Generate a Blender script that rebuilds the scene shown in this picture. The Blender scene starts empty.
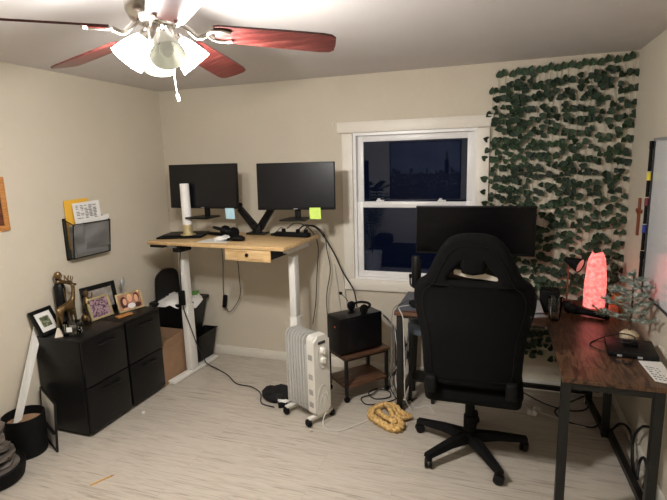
import bpy, bmesh, math, random
from mathutils import Matrix, Vector, Euler
random.seed(7)
C = bpy.context.scene.collection
PI = math.pi
R = math.radians
V = Vector

# ------------------------------------------------------------------ materials
def nodes(name):
    m = bpy.data.materials.new(name); m.use_nodes = True
    nt = m.node_tree
    return m, nt, nt.nodes['Principled BSDF']

def lin(c):
    return tuple((v/255/12.92 if v/255 <= .04045 else ((v/255+.055)/1.055)**2.4) for v in c) + (1,)

def mat(name, rgb, rough=.5, metal=0, var=.12, scale=8, bump=0, bscale=60, emit=None, estr=0, spec=.5, trans=0, stretch=None, coat=0):
    m, nt, b = nodes(name)
    col = lin(rgb)
    b.inputs['Roughness'].default_value = rough
    b.inputs['Metallic'].default_value = metal
    b.inputs['Specular IOR Level'].default_value = spec
    b.inputs['Transmission Weight'].default_value = trans
    b.inputs['Coat Weight'].default_value = coat
    tc = nt.nodes.new('ShaderNodeTexCoord'); mp = nt.nodes.new('ShaderNodeMapping')
    nt.links.new(tc.outputs['Object'], mp.inputs['Vector'])
    if stretch: mp.inputs['Scale'].default_value = stretch
    n = nt.nodes.new('ShaderNodeTexNoise'); n.inputs['Scale'].default_value = scale; n.inputs['Detail'].default_value = 4
    nt.links.new(mp.outputs[0], n.inputs['Vector'])
    r = nt.nodes.new('ShaderNodeValToRGB')
    r.color_ramp.elements[0].position = .3; r.color_ramp.elements[1].position = .7
    r.color_ramp.elements[0].color = tuple(c*(1-var) for c in col[:3]) + (1,)
    r.color_ramp.elements[1].color = tuple(min(1, c*(1+var)) for c in col[:3]) + (1,)
    nt.links.new(n.outputs['Fac'], r.inputs['Fac']); nt.links.new(r.outputs[0], b.inputs['Base Color'])
    if bump:
        n2 = nt.nodes.new('ShaderNodeTexNoise'); n2.inputs['Scale'].default_value = bscale; n2.inputs['Detail'].default_value = 3
        nt.links.new(mp.outputs[0], n2.inputs['Vector'])
        bp = nt.nodes.new('ShaderNodeBump'); bp.inputs['Strength'].default_value = bump; bp.inputs['Distance'].default_value = .01
        nt.links.new(n2.outputs['Fac'], bp.inputs['Height']); nt.links.new(bp.outputs[0], b.inputs['Normal'])
    if emit:
        b.inputs['Emission Color'].default_value = lin(emit); b.inputs['Emission Strength'].default_value = estr
    return m

def ramp_mat(name, cols, scale=6, stretch=(1, 1, 1), rough=.5, detail=6, dist=0, bump=0, brick=None, metal=0, emit=0):
    """noise driven colour ramp; brick=(w,h,mortar darkness,axis swap) adds plank seams"""
    m, nt, b = nodes(name)
    b.inputs['Roughness'].default_value = rough; b.inputs['Metallic'].default_value = metal
    tc = nt.nodes.new('ShaderNodeTexCoord'); mp = nt.nodes.new('ShaderNodeMapping'); mp.inputs['Scale'].default_value = stretch
    nt.links.new(tc.outputs['Object'], mp.inputs['Vector'])
    n = nt.nodes.new('ShaderNodeTexNoise'); n.inputs['Scale'].default_value = scale; n.inputs['Detail'].default_value = detail
    n.inputs['Distortion'].default_value = dist
    r = nt.nodes.new('ShaderNodeValToRGB'); cr = r.color_ramp
    while len(cr.elements) < len(cols): cr.elements.new(.5)
    for i, c in enumerate(cols):
        cr.elements[i].position = .28 + .44*i/(len(cols)-1); cr.elements[i].color = lin(c)
    nt.links.new(n.outputs['Fac'], r.inputs['Fac'])
    out = r.outputs[0]
    if brick:
        bk = nt.nodes.new('ShaderNodeTexBrick')
        mp2 = nt.nodes.new('ShaderNodeMapping'); mp2.inputs['Rotation'].default_value = (0, 0, brick[3])
        nt.links.new(tc.outputs['Object'], mp2.inputs['Vector']); nt.links.new(mp2.outputs[0], bk.inputs['Vector'])
        bk.inputs['Scale'].default_value = 1; bk.inputs['Brick Width'].default_value = brick[0]; bk.inputs['Row Height'].default_value = brick[1]
        bk.inputs['Mortar Size'].default_value = brick[4]; bk.inputs['Mortar Smooth'].default_value = .2
        bk.offset = .37
        lo, hi = brick[5], 1.0
        bk.inputs['Color1'].default_value = (lo, lo, lo, 1); bk.inputs['Color2'].default_value = (hi, hi, hi, 1)
        bk.inputs['Mortar'].default_value = (brick[2],)*3 + (1,)
        # every plank shifts the grain
        ad = nt.nodes.new('ShaderNodeVectorMath'); ad.operation = 'MULTIPLY_ADD'
        ad.inputs[1].default_value = (9, 9, 9); nt.links.new(bk.outputs['Color'], ad.inputs[0]); nt.links.new(mp.outputs[0], ad.inputs[2])
        nt.links.new(ad.outputs[0], n.inputs['Vector'])
        mx = nt.nodes.new('ShaderNodeMix'); mx.data_type = 'RGBA'; mx.blend_type = 'MULTIPLY'; mx.inputs['Factor'].default_value = 1
        nt.links.new(out, mx.inputs['A']); nt.links.new(bk.outputs['Color'], mx.inputs['B']); out = mx.outputs['Result']
    else:
        nt.links.new(mp.outputs[0], n.inputs['Vector'])
    nt.links.new(out, b.inputs['Base Color'])
    if bump:
        bp = nt.nodes.new('ShaderNodeBump'); bp.inputs['Strength'].default_value = bump; bp.inputs['Distance'].default_value = .01
        nt.links.new(n.outputs['Fac'], bp.inputs['Height']); nt.links.new(bp.outputs[0], b.inputs['Normal'])
    if emit:
        nt.links.new(out, b.inputs['Emission Color']); b.inputs['Emission Strength'].default_value = emit
    return m

def glass_mat(name, tint=(1, 1, 1), ior=1.5, gloss=(1, 1, 1), base=0.0, rough=.0):
    m = bpy.data.materials.new(name); m.use_nodes = True; nt = m.node_tree; nt.nodes.clear()
    o = nt.nodes.new('ShaderNodeOutputMaterial'); mx = nt.nodes.new('ShaderNodeMixShader')
    t = nt.nodes.new('ShaderNodeBsdfTransparent'); t.inputs[0].default_value = tint + (1,)
    g = nt.nodes.new('ShaderNodeBsdfGlossy'); g.inputs['Color'].default_value = gloss + (1,); g.inputs['Roughness'].default_value = rough
    f = nt.nodes.new('ShaderNodeFresnel'); f.inputs['IOR'].default_value = ior
    ad = nt.nodes.new('ShaderNodeMath'); ad.operation = 'ADD'; ad.inputs[1].default_value = base; ad.use_clamp = True
    nt.links.new(f.outputs[0], ad.inputs[0]); nt.links.new(ad.outputs[0], mx.inputs[0])
    nt.links.new(t.outputs[0], mx.inputs[1]); nt.links.new(g.outputs[0], mx.inputs[2]); nt.links.new(mx.outputs[0], o.inputs[0])
    return m

def mesh_screen_mat(name, rgb, pitch=.006, fill=.40):
    """woven wire: opaque wires, real gaps between them"""
    m, nt, b = nodes(name)
    b.inputs['Base Color'].default_value = lin(rgb); b.inputs['Roughness'].default_value = .45
    tc = nt.nodes.new('ShaderNodeTexCoord'); sp = nt.nodes.new('ShaderNodeSeparateXYZ'); nt.links.new(tc.outputs['Object'], sp.inputs[0])
    outs = []
    add = nt.nodes.new('ShaderNodeMath'); add.operation = 'ADD'; nt.links.new(sp.outputs[0], add.inputs[0]); nt.links.new(sp.outputs[1], add.inputs[1])
    for s in (add.outputs[0], sp.outputs[2]):
        d = nt.nodes.new('ShaderNodeMath'); d.operation = 'DIVIDE'; d.inputs[1].default_value = pitch; nt.links.new(s, d.inputs[0])
        f = nt.nodes.new('ShaderNodeMath'); f.operation = 'FRACT'; nt.links.new(d.outputs[0], f.inputs[0])
        l = nt.nodes.new('ShaderNodeMath'); l.operation = 'LESS_THAN'; l.inputs[1].default_value = fill*.6; nt.links.new(f.outputs[0], l.inputs[0])
        outs.append(l.outputs[0])
    mx = nt.nodes.new('ShaderNodeMath'); mx.operation = 'MAXIMUM'; nt.links.new(outs[0], mx.inputs[0]); nt.links.new(outs[1], mx.inputs[1])
    nt.links.new(mx.outputs[0], b.inputs['Alpha'])
    return m

M = {}
M['wall'] = mat('beige wall paint', (203, 194, 176), .75, var=.02, scale=3, bump=.05, bscale=180)
M['ceiling'] = mat('ceiling paint', (208, 203, 200), .85, var=.015, scale=3, bump=.05, bscale=150)
M['floor'] = ramp_mat('pale grey oak vinyl planks', [(150, 140, 127), (184, 175, 161), (198, 190, 177), (170, 161, 148)], scale=2.6, stretch=(1.5, 26, 1), rough=.42, detail=9, dist=.9,
                      brick=(1.22, .18, .86, 0, .002, .96))
M['trim'] = mat('white painted trim', (226, 220, 208), .45, var=.03, scale=6)
M['vinyl'] = mat('white vinyl sash', (232, 230, 228), .35, var=.02)
M['pane'] = glass_mat('night window glass', (.5, .52, .6), 1.95, (.48, .56, .74), base=.0)
M['black'] = mat('black plastic', (11, 11, 12), .45, spec=.3, var=.15)
M['matte_black'] = mat('matte black plastic', (9, 9, 10), .7, spec=.2, var=.15)
M['blackmetal'] = mat('black powder coated steel', (17, 17, 17), .45, var=.1, bump=.05, bscale=300)
M['cabinet'] = mat('black cabinet steel', (9, 9, 10), .36, spec=.3, var=.08, bump=.04, bscale=200)
M['screen'] = mat('switched off screen', (8, 8, 13), .3, var=.03, spec=.4)
M['mattescreen'] = mat('matte black screen', (5, 5, 7), .25, var=.03, spec=.2)
M['fabric'] = mat('black woven fabric', (12, 12, 12), .9, spec=.12, var=.2, scale=120, bump=.25, bscale=500)
M['cloth'] = mat('black cotton', (14, 14, 15), .95, var=.25, scale=40, bump=.4, bscale=200)
M['white'] = mat('white paper', (232, 230, 226), .7, var=.03)
M['whitemetal'] = mat('white powder coated steel', (228, 226, 220), .4, var=.02)
M['heater'] = mat('off white enamel', (222, 219, 210), .35, var=.02)
M['heaterfin'] = mat('grey white enamel', (196, 195, 190), .4, var=.03)
M['desk_wood'] = ramp_mat('light butcher block', [(186, 148, 98), (214, 180, 130), (228, 198, 152)], scale=3, stretch=(2, 22, 22), rough=.4, dist=.4, brick=(.45, .045, .86, 0, .0012, .86))
M['dark_wood'] = ramp_mat('dark rustic wood', [(26, 17, 12), (60, 40, 28), (110, 78, 55), (42, 28, 20)], scale=3.4, stretch=(10, 1.6, 9), rough=.30, detail=8, dist=1.2, brick=(.9, .16, .55, PI/2, .003, .86))
M['dark_wood_x'] = ramp_mat('dark rustic board', [(50, 32, 24), (92, 62, 44), (112, 78, 56)], scale=3, stretch=(1.5, 10, 10), rough=.45, detail=8, dist=1)
M['fan_wood'] = ramp_mat('cherry red veneer', [(46, 16, 16), (72, 28, 26), (98, 50, 45)], scale=4, stretch=(1.5, 22, 4), rough=.3, detail=6, dist=.6)
M['nickel'] = mat('brushed nickel', (196, 190, 182), .25, 1, var=.06)
M['chrome'] = mat('chrome', (220, 220, 220), .12, 1, var=.02)
M['silver'] = mat('silver plastic', (170, 172, 174), .35, .3, var=.05)
M['gold'] = mat('antique gold', (128, 104, 70), .38, .85, var=.2, scale=30)
M['palegold'] = mat('pale gold frame', (206, 190, 146), .35, .5, var=.12, scale=30)
M['oak_frame'] = ramp_mat('honey oak moulding', [(170, 112, 56), (202, 144, 84)], scale=5, stretch=(3, 3, 20), rough=.4)
M['cardboard'] = mat('cardboard', (150, 118, 90), .8, var=.08, scale=12)
M['envelope'] = mat('manila yellow paper', (236, 184, 62), .7, var=.03)
M['wire'] = mesh_screen_mat('black wire mesh', (24, 24, 26))
M['slate'] = ramp_mat('grey slate', [(48, 44, 42), (92, 84, 78), (120, 112, 104)], scale=9, stretch=(1, 1, 4), rough=.55, bump=.6)
M['rope'] = ramp_mat('yellow knotted rope', [(160, 120, 66), (210, 170, 104), (236, 208, 150)], scale=60, rough=.9, bump=.8)
M['leaf'] = ramp_mat('dark green silk leaf', [(12, 28, 13), (23, 46, 24), (48, 74, 44)], scale=14, rough=.7)
M['vine'] = mat('pale vine cord', (150, 152, 128), .6, var=.1)
M['needle'] = ramp_mat('snow flocked needles', [(92, 112, 92), (160, 172, 160), (222, 224, 220)], scale=60, rough=.9)
M['bark'] = mat('brown trunk', (92, 72, 56), .8)
M['burlap'] = mat('cream burlap', (206, 186, 156), .9, var=.1, scale=60, bump=.4, bscale=200)
M['bluegrey'] = mat('blue grey vinyl', (92, 106, 118), .5)
M['greysheet'] = mat('plain grey', (88, 90, 96), .6)
M['glass'] = glass_mat('clear glass', (.93, .95, .95), 1.45)
M['jar_glass'] = glass_mat('thick clear glass', (.75, .78, .76), 1.6)
M['amber'] = mat('amber glass', (196, 120, 34), .15, trans=.6)
M['redwood'] = mat('reddish brown wood', (128, 66, 40), .45)
M['bluenote'] = mat('pale blue sticky note', (176, 214, 228), .7, var=.04, scale=60)
M['greennote'] = mat('yellow green sticky note', (206, 236, 110), .7, var=.04, scale=60)
M['whiteboard'] = mat('whiteboard enamel', (212, 214, 216), .16, var=.02)
M['rubber'] = mat('grey rubber', (58, 58, 58), .7)
M['cable_black'] = mat('black cable', (20, 20, 21), .5)
M['cable_white'] = mat('white cable', (214, 210, 202), .5)
M['cable_grey'] = mat('grey cable', (128, 128, 126), .5)
M['skin'] = mat('printed skin tone', (224, 170, 140), .5)
M['hair'] = mat('printed dark hair', (70, 38, 30), .5)
M['blond'] = mat('printed fair hair', (226, 190, 130), .5)
M['green'] = mat('printed green', (104, 158, 84), .6)
M['purplepic'] = ramp_mat('printed group photo', [(44, 28, 34), (98, 66, 84), (186, 160, 168), (60, 40, 40)], scale=60, rough=.35)
M['weddingpic'] = ramp_mat('printed garden photo', [(34, 40, 30), (96, 104, 74), (196, 194, 180)], scale=50, rough=.35)
M['familypic'] = mat('printed warm backdrop', (176, 128, 104), .4, var=.2, scale=30)
M['greypic'] = ramp_mat('printed grey photo', [(120, 112, 106), (176, 168, 160)], scale=20, rough=.35)
M['darkpic'] = ramp_mat('printed brown photo', [(40, 22, 16), (110, 62, 44), (64, 38, 28)], scale=16, rough=.4)
M['citypic'] = ramp_mat('printed night sky', [(92, 100, 122), (128, 134, 150)], scale=2, rough=.5)
M['citydark'] = mat('printed dark city', (34, 36, 46), .5)
M['citylight'] = mat('printed city lights', (226, 214, 186), .5)
M['plantpot'] = mat('white pot', (210, 208, 200), .5)
M['yellow'] = mat('yellow plastic', (232, 210, 60), .5)
M['maroon'] = mat('maroon plastic', (110, 34, 48), .5)
M['blue'] = mat('blue plastic', (36, 52, 140), .5)
M['orange'] = mat('orange badge', (200, 92, 64), .5)
M['pencil'] = mat('pencil yellow', (214, 160, 70), .5)
M['print'] = mat('black print', (60, 60, 62), .7)
M['strap'] = mat('cream strap', (206, 196, 180), .7)
M['foam'] = mat('beige cushion', (84, 74, 64), .9)
M['shade_dim'] = mat('frosted ribbed glass shade', (160, 160, 146), .35, trans=.3, emit=(255, 248, 228), estr=.06, var=.03)  # unlit shades; a faint glow is put into their emission
M['shade_lit'] = mat('lit frosted glass shade', (255, 250, 240), .35, emit=(255, 252, 247), estr=11)
M['bulb'] = mat('lit bulb', (255, 250, 240), .35, emit=(255, 240, 215), estr=25)
M['salt'] = ramp_mat('glowing pink crystal', [(222, 84, 84), (240, 116, 110), (250, 150, 142)], scale=40, rough=.5, bump=.8, emit=.42)

# ------------------------------------------------------------------ builders
class MB:
    def __init__(self): self.bm = bmesh.new()
    def _xf(self, vs, m):
        for v in vs: v.co = m @ v.co
    def box(self, c, s, rot=None, bev=0, mi=0, seg=2):
        r = bmesh.ops.create_cube(self.bm, size=1); vs = r['verts']
        for v in vs: v.co = V((v.co.x*s[0], v.co.y*s[1], v.co.z*s[2]))
        fs = set(f for v in vs for f in v.link_faces)
        for f in fs: f.material_index = mi
        if bev:
            es = list(set(e for v in vs for e in v.link_edges))
            r2 = bmesh.ops.bevel(self.bm, geom=es, offset=bev, segments=seg, affect='EDGES', profile=.5)
            vs = list(set([v for f in r2['faces'] for v in f.verts]) | set(v for v in vs if v.is_valid))
            for f in r2['faces']: f.material_index = mi
        m = Matrix.Translation(V(c)) @ (rot.to_matrix().to_4x4() if rot is not None else Matrix())
        self._xf(vs, m); return self
    def cyl(self, p0, p1, r0, r1=None, seg=16, caps=True, mi=0):
        r1 = r0 if r1 is None else r1
        p0, p1 = V(p0), V(p1); d = p1-p0
        q = d.to_track_quat('Z', 'Y').to_matrix()
        a, b = [], []
        for i in range(seg):
            t = 2*PI*i/seg; u = q @ V((math.cos(t), math.sin(t), 0))
            a.append(self.bm.verts.new(p0+u*r0)); b.append(self.bm.verts.new(p1+u*r1))
        for i in range(seg):
            j = (i+1) % seg; self.bm.faces.new((a[i], a[j], b[j], b[i])).material_index = mi
        if caps:
            self.bm.faces.new(a[::-1]).material_index = mi; self.bm.faces.new(b).material_index = mi
        return self
    def tube(self, pts, r, seg=8, smooth=6, mi=0, radii=None):
        pts = [V(p) for p in pts]
        if smooth and len(pts) > 2:
            q = []; rr = []
            for i in range(len(pts)-1):
                p0 = pts[max(i-1, 0)]; p1 = pts[i]; p2 = pts[i+1]; p3 = pts[min(i+2, len(pts)-1)]
                for k in range(smooth):
                    t = k/smooth
                    q.append(.5*((2*p1)+(p2-p0)*t+(2*p0-5*p1+4*p2-p3)*t*t+(3*p1-p0-3*p2+p3)*t**3))
                    if radii: rr.append(radii[i]*(1-t)+radii[i+1]*t)
            q.append(pts[-1]); pts = q
            if radii: rr.append(radii[-1]); radii = rr
        prev = None; n = None
        for i, p in enumerate(pts):
            d = (pts[min(i+1, len(pts)-1)]-pts[max(i-1, 0)])
            if d.length < 1e-7: d = V((0, 0, 1))
            d.normalize()
            if n is None: n = d.orthogonal().normalized()
            else:
                n = n-d*n.dot(d)
                n = n.normalized() if n.length > 1e-5 else d.orthogonal().normalized()
            b = d.cross(n); R_ = radii[i] if radii else r
            ring = [self.bm.verts.new(p+(n*math.cos(2*PI*k/seg)+b*math.sin(2*PI*k/seg))*R_) for k in range(seg)]
            if prev:
                for k in range(seg): self.bm.faces.new((prev[k], prev[(k+1) % seg], ring[(k+1) % seg], ring[k])).material_index = mi
            else: self.bm.faces.new(ring[::-1]).material_index = mi
            prev = ring
        self.bm.faces.new(prev).material_index = mi
        return self
    def lathe(self, prof, c=(0, 0, 0), seg=24, mi=0, m=None):
        m = m or Matrix(); c = V(c); rings = []
        for (r, z) in prof:
            if r < 1e-5: rings.append([self.bm.verts.new(c+m @ V((0, 0, z)))])
            else: rings.append([self.bm.verts.new(c+m @ V((r*math.cos(2*PI*k/seg), r*math.sin(2*PI*k/seg), z))) for k in range(seg)])
        for a, b in zip(rings, rings[1:]):
            for k in range(seg):
                l = (k+1) % seg
                if len(a) == 1 and len(b) == 1: continue
                if len(a) == 1: f = self.bm.faces.new((a[0], b[l], b[k]))
                elif len(b) == 1: f = self.bm.faces.new((a[k], a[l], b[0]))
                else: f = self.bm.faces.new((a[k], a[l], b[l], b[k]))
                f.material_index = mi
        return self
    def sphere(self, c, r, s=(1, 1, 1), seg=14, mi=0, rot=None):
        res = bmesh.ops.create_uvsphere(self.bm, u_segments=seg, v_segments=max(6, seg//2+2), radius=r)
        m = Matrix.Translation(V(c)) @ (rot.to_matrix().to_4x4() if rot is not None else Matrix()) @ Matrix.Diagonal((*s, 1))
        self._xf(res['verts'], m)
        for f in set(f for v in res['verts'] for f in v.link_faces): f.material_index = mi
        return self
    def prism(self, pts, vec, mi=0):
        """closed outline (3-D points) pushed along vec"""
        a = [self.bm.verts.new(V(p)) for p in pts]; b = [self.bm.verts.new(V(p)+V(vec)) for p in pts]
        n = len(pts)
        self.bm.faces.new(a[::-1]).material_index = mi; self.bm.faces.new(b).material_index = mi
        for i in range(n): self.bm.faces.new((a[i], a[(i+1) % n], b[(i+1) % n], b[i])).material_index = mi
        return self
    def quad(self, *p, mi=0):
        self.bm.faces.new([self.bm.verts.new(V(q)) for q in p]).material_index = mi; return self
    def jitter(self, a, seed=1):
        rn = random.Random(seed)
        for v in self.bm.verts: v.co += V((rn.uniform(-a, a), rn.uniform(-a, a), rn.uniform(-a, a)))
        return self

XF = {}
def build(name, mb, mats, parent=None, world=False, smooth=True, angle=40):
    bm = mb.bm
    bmesh.ops.recalc_face_normals(bm, faces=bm.faces)
    me = bpy.data.meshes.new(name)
    if parent is not None and world:
        bm.transform(XF[parent.name].inverted())
    bm.to_mesh(me); bm.free()
    for m in (mats if isinstance(mats, (list, tuple)) else [mats]): me.materials.append(M[m] if isinstance(m, str) else m)
    if smooth:
        me.polygons.foreach_set('use_smooth', [True]*len(me.polygons))
        me.set_sharp_from_angle(angle=R(angle))
    o = bpy.data.objects.new(name, me); C.objects.link(o)
    if parent is not None:
        o.parent = parent
    XF[o.name] = XF[parent.name].copy() if parent is not None else Matrix()
    return o

def tag(o, label, cat, group=None, kind=None):
    o['label'] = label; o['category'] = cat
    if group: o['group'] = group
    if kind: o['kind'] = kind
    return o

def thing(name, label, cat, loc=(0, 0, 0), rz=0, group=None):
    o = bpy.data.objects.new(name, None); C.objects.link(o); o.empty_display_size = .05
    o.location = loc; o.rotation_euler = (0, 0, rz)
    XF[o.name] = Matrix.Translation(V(loc)) @ Matrix.Rotation(rz, 4, 'Z')
    return tag(o, label, cat, group)

def single(name, mb, mats, label, cat, loc=None, group=None, **k):
    """one-mesh thing authored in world coordinates; origin moved to loc"""
    o = build(name, mb, mats, **k)
    if loc:
        o.data.transform(Matrix.Translation(-V(loc))); o.location = loc
    return tag(o, label, cat, group)

def struct(name, mb, mats, parent=None, **k):
    o = build(name, mb, mats, parent, **k)
    if parent is None: o['kind'] = 'structure'
    return o

def copy_tree(root):
    r = root.copy(); C.objects.link(r)
    for ch in [o for o in list(C.objects) if o.parent == root]:
        c = ch.copy(); C.objects.link(c); c.parent = r
        for g in [o for o in list(C.objects) if o.parent == ch]:
            d = g.copy(); C.objects.link(d); d.parent = c
    return r

# ------------------------------------------------------------------ room
W, H, YB = 3.777, 2.44, -4.6
WX0, WX1, WZ0, WZ1 = 1.815, 2.775, .80, 2.0          # window hole
T = .12
b = MB(); b.box((W/2, YB/2, -.05), (W+2*T, -YB+2*T, .1)); struct('floor', b, 'floor')
b = MB(); b.box((W/2, YB/2, H+.05), (W+2*T, -YB+2*T, .1)); struct('ceiling', b, 'ceiling')
b = MB(); b.box((-T/2, YB/2, H/2), (T, -YB, H)); struct('wall_left', b, 'wall')
b = MB(); b.box((W+T/2, YB/2, H/2), (T, -YB, H)); struct('wall_right', b, 'wall')
b = MB(); b.box((W/2, YB-T/2, H/2), (W+2*T, T, H)); struct('wall_front', b, 'wall')
b = MB()
b.box(((WX0-T)/2, T/2, H/2), (WX0+T, T, H)); b.box(((W+T+WX1)/2, T/2, H/2), (W+T-WX1, T, H))
b.box(((WX0+WX1)/2, T/2, WZ0/2), (WX1-WX0, T, WZ0)); b.box(((WX0+WX1)/2, T/2, (H+WZ1)/2), (WX1-WX0, T, H-WZ1))
struct('wall_back', b, 'wall')
def baseboard(name, c, s):
    b = MB(); b.box(c, s, bev=.004); struct(name, b, 'trim')
baseboard('baseboard_back', (W/2, -.0075, .042), (W-.002, .015, .084))
baseboard('baseboard_left', (.0075, YB/2-.01, .042), (.015, -YB-.02, .084))
baseboard('baseboard_right', (W-.0075, YB/2-.01, .042), (.015, -YB-.02, .084))
baseboard('baseboard_front', (W/2, YB+.0075, .042), (W-.04, .015, .084))

# window: casing, frame, two sashes with panes
win = bpy.data.objects.new('window_1', None); C.objects.link(win); win.location = (2.3, 0, .72); win['kind'] = 'structure'
XF[win.name] = Matrix.Translation(V((2.3, 0, .72)))
b = MB()
b.box((1.773, -.011, 1.40), (.088, .022, 1.185), bev=.003); b.box((2.817, -.011, 1.40), (.088, .022, 1.185), bev=.003)
b.box((2.288, -.014, 2.040), (1.19, .028, .085), bev=.004)
b.box((2.295, -.013, .761), (1.132, .026, .092), bev=.004)
struct('window_casing', b, 'trim', win, world=True)
b = MB()
for x in (WX0+.0125, WX1-.0125): b.box((x, .045, 1.4), (.025, .09, WZ1-WZ0))
b.box((2.295, .045, WZ1-.0125), (WX1-WX0-.05, .09, .025)); b.box((2.295, .045, WZ0+.0125), (WX1-WX0-.05, .09, .025))
struct('window_frame', b, 'vinyl', win, world=True)
x0, x1 = WX0+.025, WX1-.025
def sash(y, z0, z1, name):
    b = MB(); w = .048
    for x in (x0+w/2, x1-w/2): b.box((x, y, (z0+z1)/2), (w, .026, z1-z0), bev=.004)
    b.box(((x0+x1)/2, y, z0+w/2), (x1-x0-2*w+.004, .026, w), bev=.004); b.box(((x0+x1)/2, y, z1-w/2), (x1-x0-2*w+.004, .026, w), bev=.004)
    s = struct(name, b, 'vinyl', win, world=True)
    g = MB(); g.box(((x0+x1)/2, y, (z0+z1)/2), (x1-x0-2*w, .004, z1-z0-2*w)); struct('pane', g, 'pane', s, world=True)
    return s
sash(.066, 1.395, WZ1-.025, 'upper_sash')
ls = sash(.034, WZ0+.025, 1.45, 'lower_sash')
for x in (2.03, 2.52):
    b = MB(); b.box((x, .03, 1.457), (.06, .03, .012), bev=.003); b.cyl((x-.01, .028, 1.463), (x-.01, .028, 1.475), .012); struct('sash_lock', b, 'vinyl', ls, world=True)

# marks on the wall beside the window
b = MB(); b.cyl((1.652, 0, 2.075), (1.652, -.012, 2.075), .006, seg=8); b.cyl((1.652, -.012, 2.082), (1.656, -.016, 2.055), .003, seg=6)
single('wall_hook', b, 'white', 'tiny white hook on the back wall above the left corner of the window casing', 'hook', (1.652, 0, 2.07))

# ------------------------------------------------------------------ ceiling fan
fx, fy = 1.79, -2.28
fan = thing('ceiling_fan', 'five bladed ceiling fan with cherry red blades and frosted light shades', 'ceiling fan', (fx, fy, H))
def L(x, y, z): return (x, y, z-H)
b = MB(); b.lathe([(0, 0), (.075, 0), (.072, -.02), (.045, -.045), (.02, -.05), (0, -.05)]); build('canopy', b, 'nickel', fan)
b = MB(); b.lathe([(0, -.045), (.06, -.045), (.1, -.06), (.112, -.085), (.112, -.125), (.098, -.155), (.07, -.172), (.05, -.18), (0, -.18)], seg=32); build('motor_housing', b, 'nickel', fan)
b = MB(); b.lathe([(0, -.178), (.045, -.178), (.048, -.20), (.055, -.215), (.05, -.245), (.03, -.262), (.012, -.27), (0, -.272)], seg=24); build('light_hub', b, 'nickel', fan)
base_a = 23.4
for k in range(5):
    a = R(base_a+72*k); ca, sa = math.cos(a), math.sin(a)
    rot = Matrix.Rotation(a, 4, 'Z') @ Matrix.Translation((.19, 0, -.205)) @ Matrix.Rotation(R(5.2), 4, 'Y') @ Matrix.Rotation(R(-13), 4, 'X')
    # outline of the blade, rounded tip
    out = [(0, -.050), (.02, -.058), (.25, -.066), (.38, -.068), (.415, -.062), (.43, -.045), (.433, 0), (.43, .045), (.415, .062), (.38, .068), (.25, .066), (.02, .058), (0, .050)]
    b = MB(); b.prism([(x, y, 0) for x, y in out], (0, 0, .007))
    b.bm.transform(rot); bl = build('blade', b, 'fan_wood', fan, smooth=False)
    b = MB()
    hr = [(-.0, -.036, -.006), (.035, -.04, -.006), (.06, -.03, -.006), (.05, -.018, -.006), (.02, -.013, -.006), (.005, 0, -.006), (.02, .013, -.006), (.05, .018, -.006), (.06, .03, -.006), (.035, .04, -.006), (0, .036, -.006), (-.02, .014, -.006), (-.02, -.014, -.006)]
    b.tube([(.06, -.03, -.005), (.03, -.04, -.005), (-.005, -.033, -.005), (-.025, 0, -.005), (-.005, .033, -.005), (.03, .04, -.005), (.06, .03, -.005)], .0065, seg=8)
    b.bm.transform(rot)
    tip = rot @ V((-.025, 0, -.004))
    b.tube([tip, V((ca*.13, sa*.13, -.215)), V((ca*.10, sa*.10, -.19)), V((ca*.07, sa*.07, -.165))], .009, seg=8)
    build('blade_bracket', b, 'nickel', fan)
def shade(az, lit):
    a = R(az); d = V((math.cos(a), math.sin(a), 0))
    axis = (d*.63+V((0, 0, -.78))).normalized()
    neck = d*.046+V((0, 0, -.208))
    q = axis.to_track_quat('Z', 'Y').to_matrix().to_4x4()
    b = MB(); b.tube([V((0, 0, -.225))+d*.03, neck+axis*.0-V((0, 0, -.004)), neck+axis*.02], .011, seg=8); b.lathe([(0, 0), (.024, .0), (.028, .03), (.024, .032), (0, .032)], neck, m=q.to_3x3())
    arm = build('shade_holder', b, 'nickel', fan)
    prof = [(.024, .012), (.034, .028), (.047, .06), (.058, .095), (.066, .13), (.063, .13), (.055, .095), (.044, .06), (.031, .028), (.022, .014)]
    prof = [(r_*.9, .012+(z_-.012)*.88) for r_, z_ in prof]
    b = MB(); b.lathe(prof, neck, seg=36, m=q.to_3x3())
    s = build('lamp_shade', b, 'shade_lit' if lit else 'shade_dim', fan)
    b = MB(); b.lathe([(0, .03), (.012, .032), (.014, .05), (.024, .075), (.024, .09), (.015, .105), (0, .11)], neck, seg=16, m=q.to_3x3())
    build('bulb', b, 'bulb' if lit else 'shade_dim', s)
    return V((fx, fy, H))+neck+axis*.13
lamps = [shade(44, 1), shade(224, 1)]
shade(-44, 0); shade(134, 0)
b = MB(); b.tube([(.02, .03, -.27), (.022, .032, -.36), (.028, .03, -.405)], .0018, seg=6); b.tube([(.028, .03, -.405), (.034, .03, -.43)], .005, seg=8, smooth=0)
build('pull_chain', b, 'white', fan)
def point(name, loc, e, r, col):
    l = bpy.data.lights.new(name, 'POINT'); l.energy = e; l.shadow_soft_size = r; l.color = col
    o = bpy.data.objects.new(name, l); o.location = loc; C.objects.link(o)
for p in lamps: point('fan_bulb_light', p, LAMP_E if 'LAMP_E' in globals() else 21, .05, (1.0, .965, .93))

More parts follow.
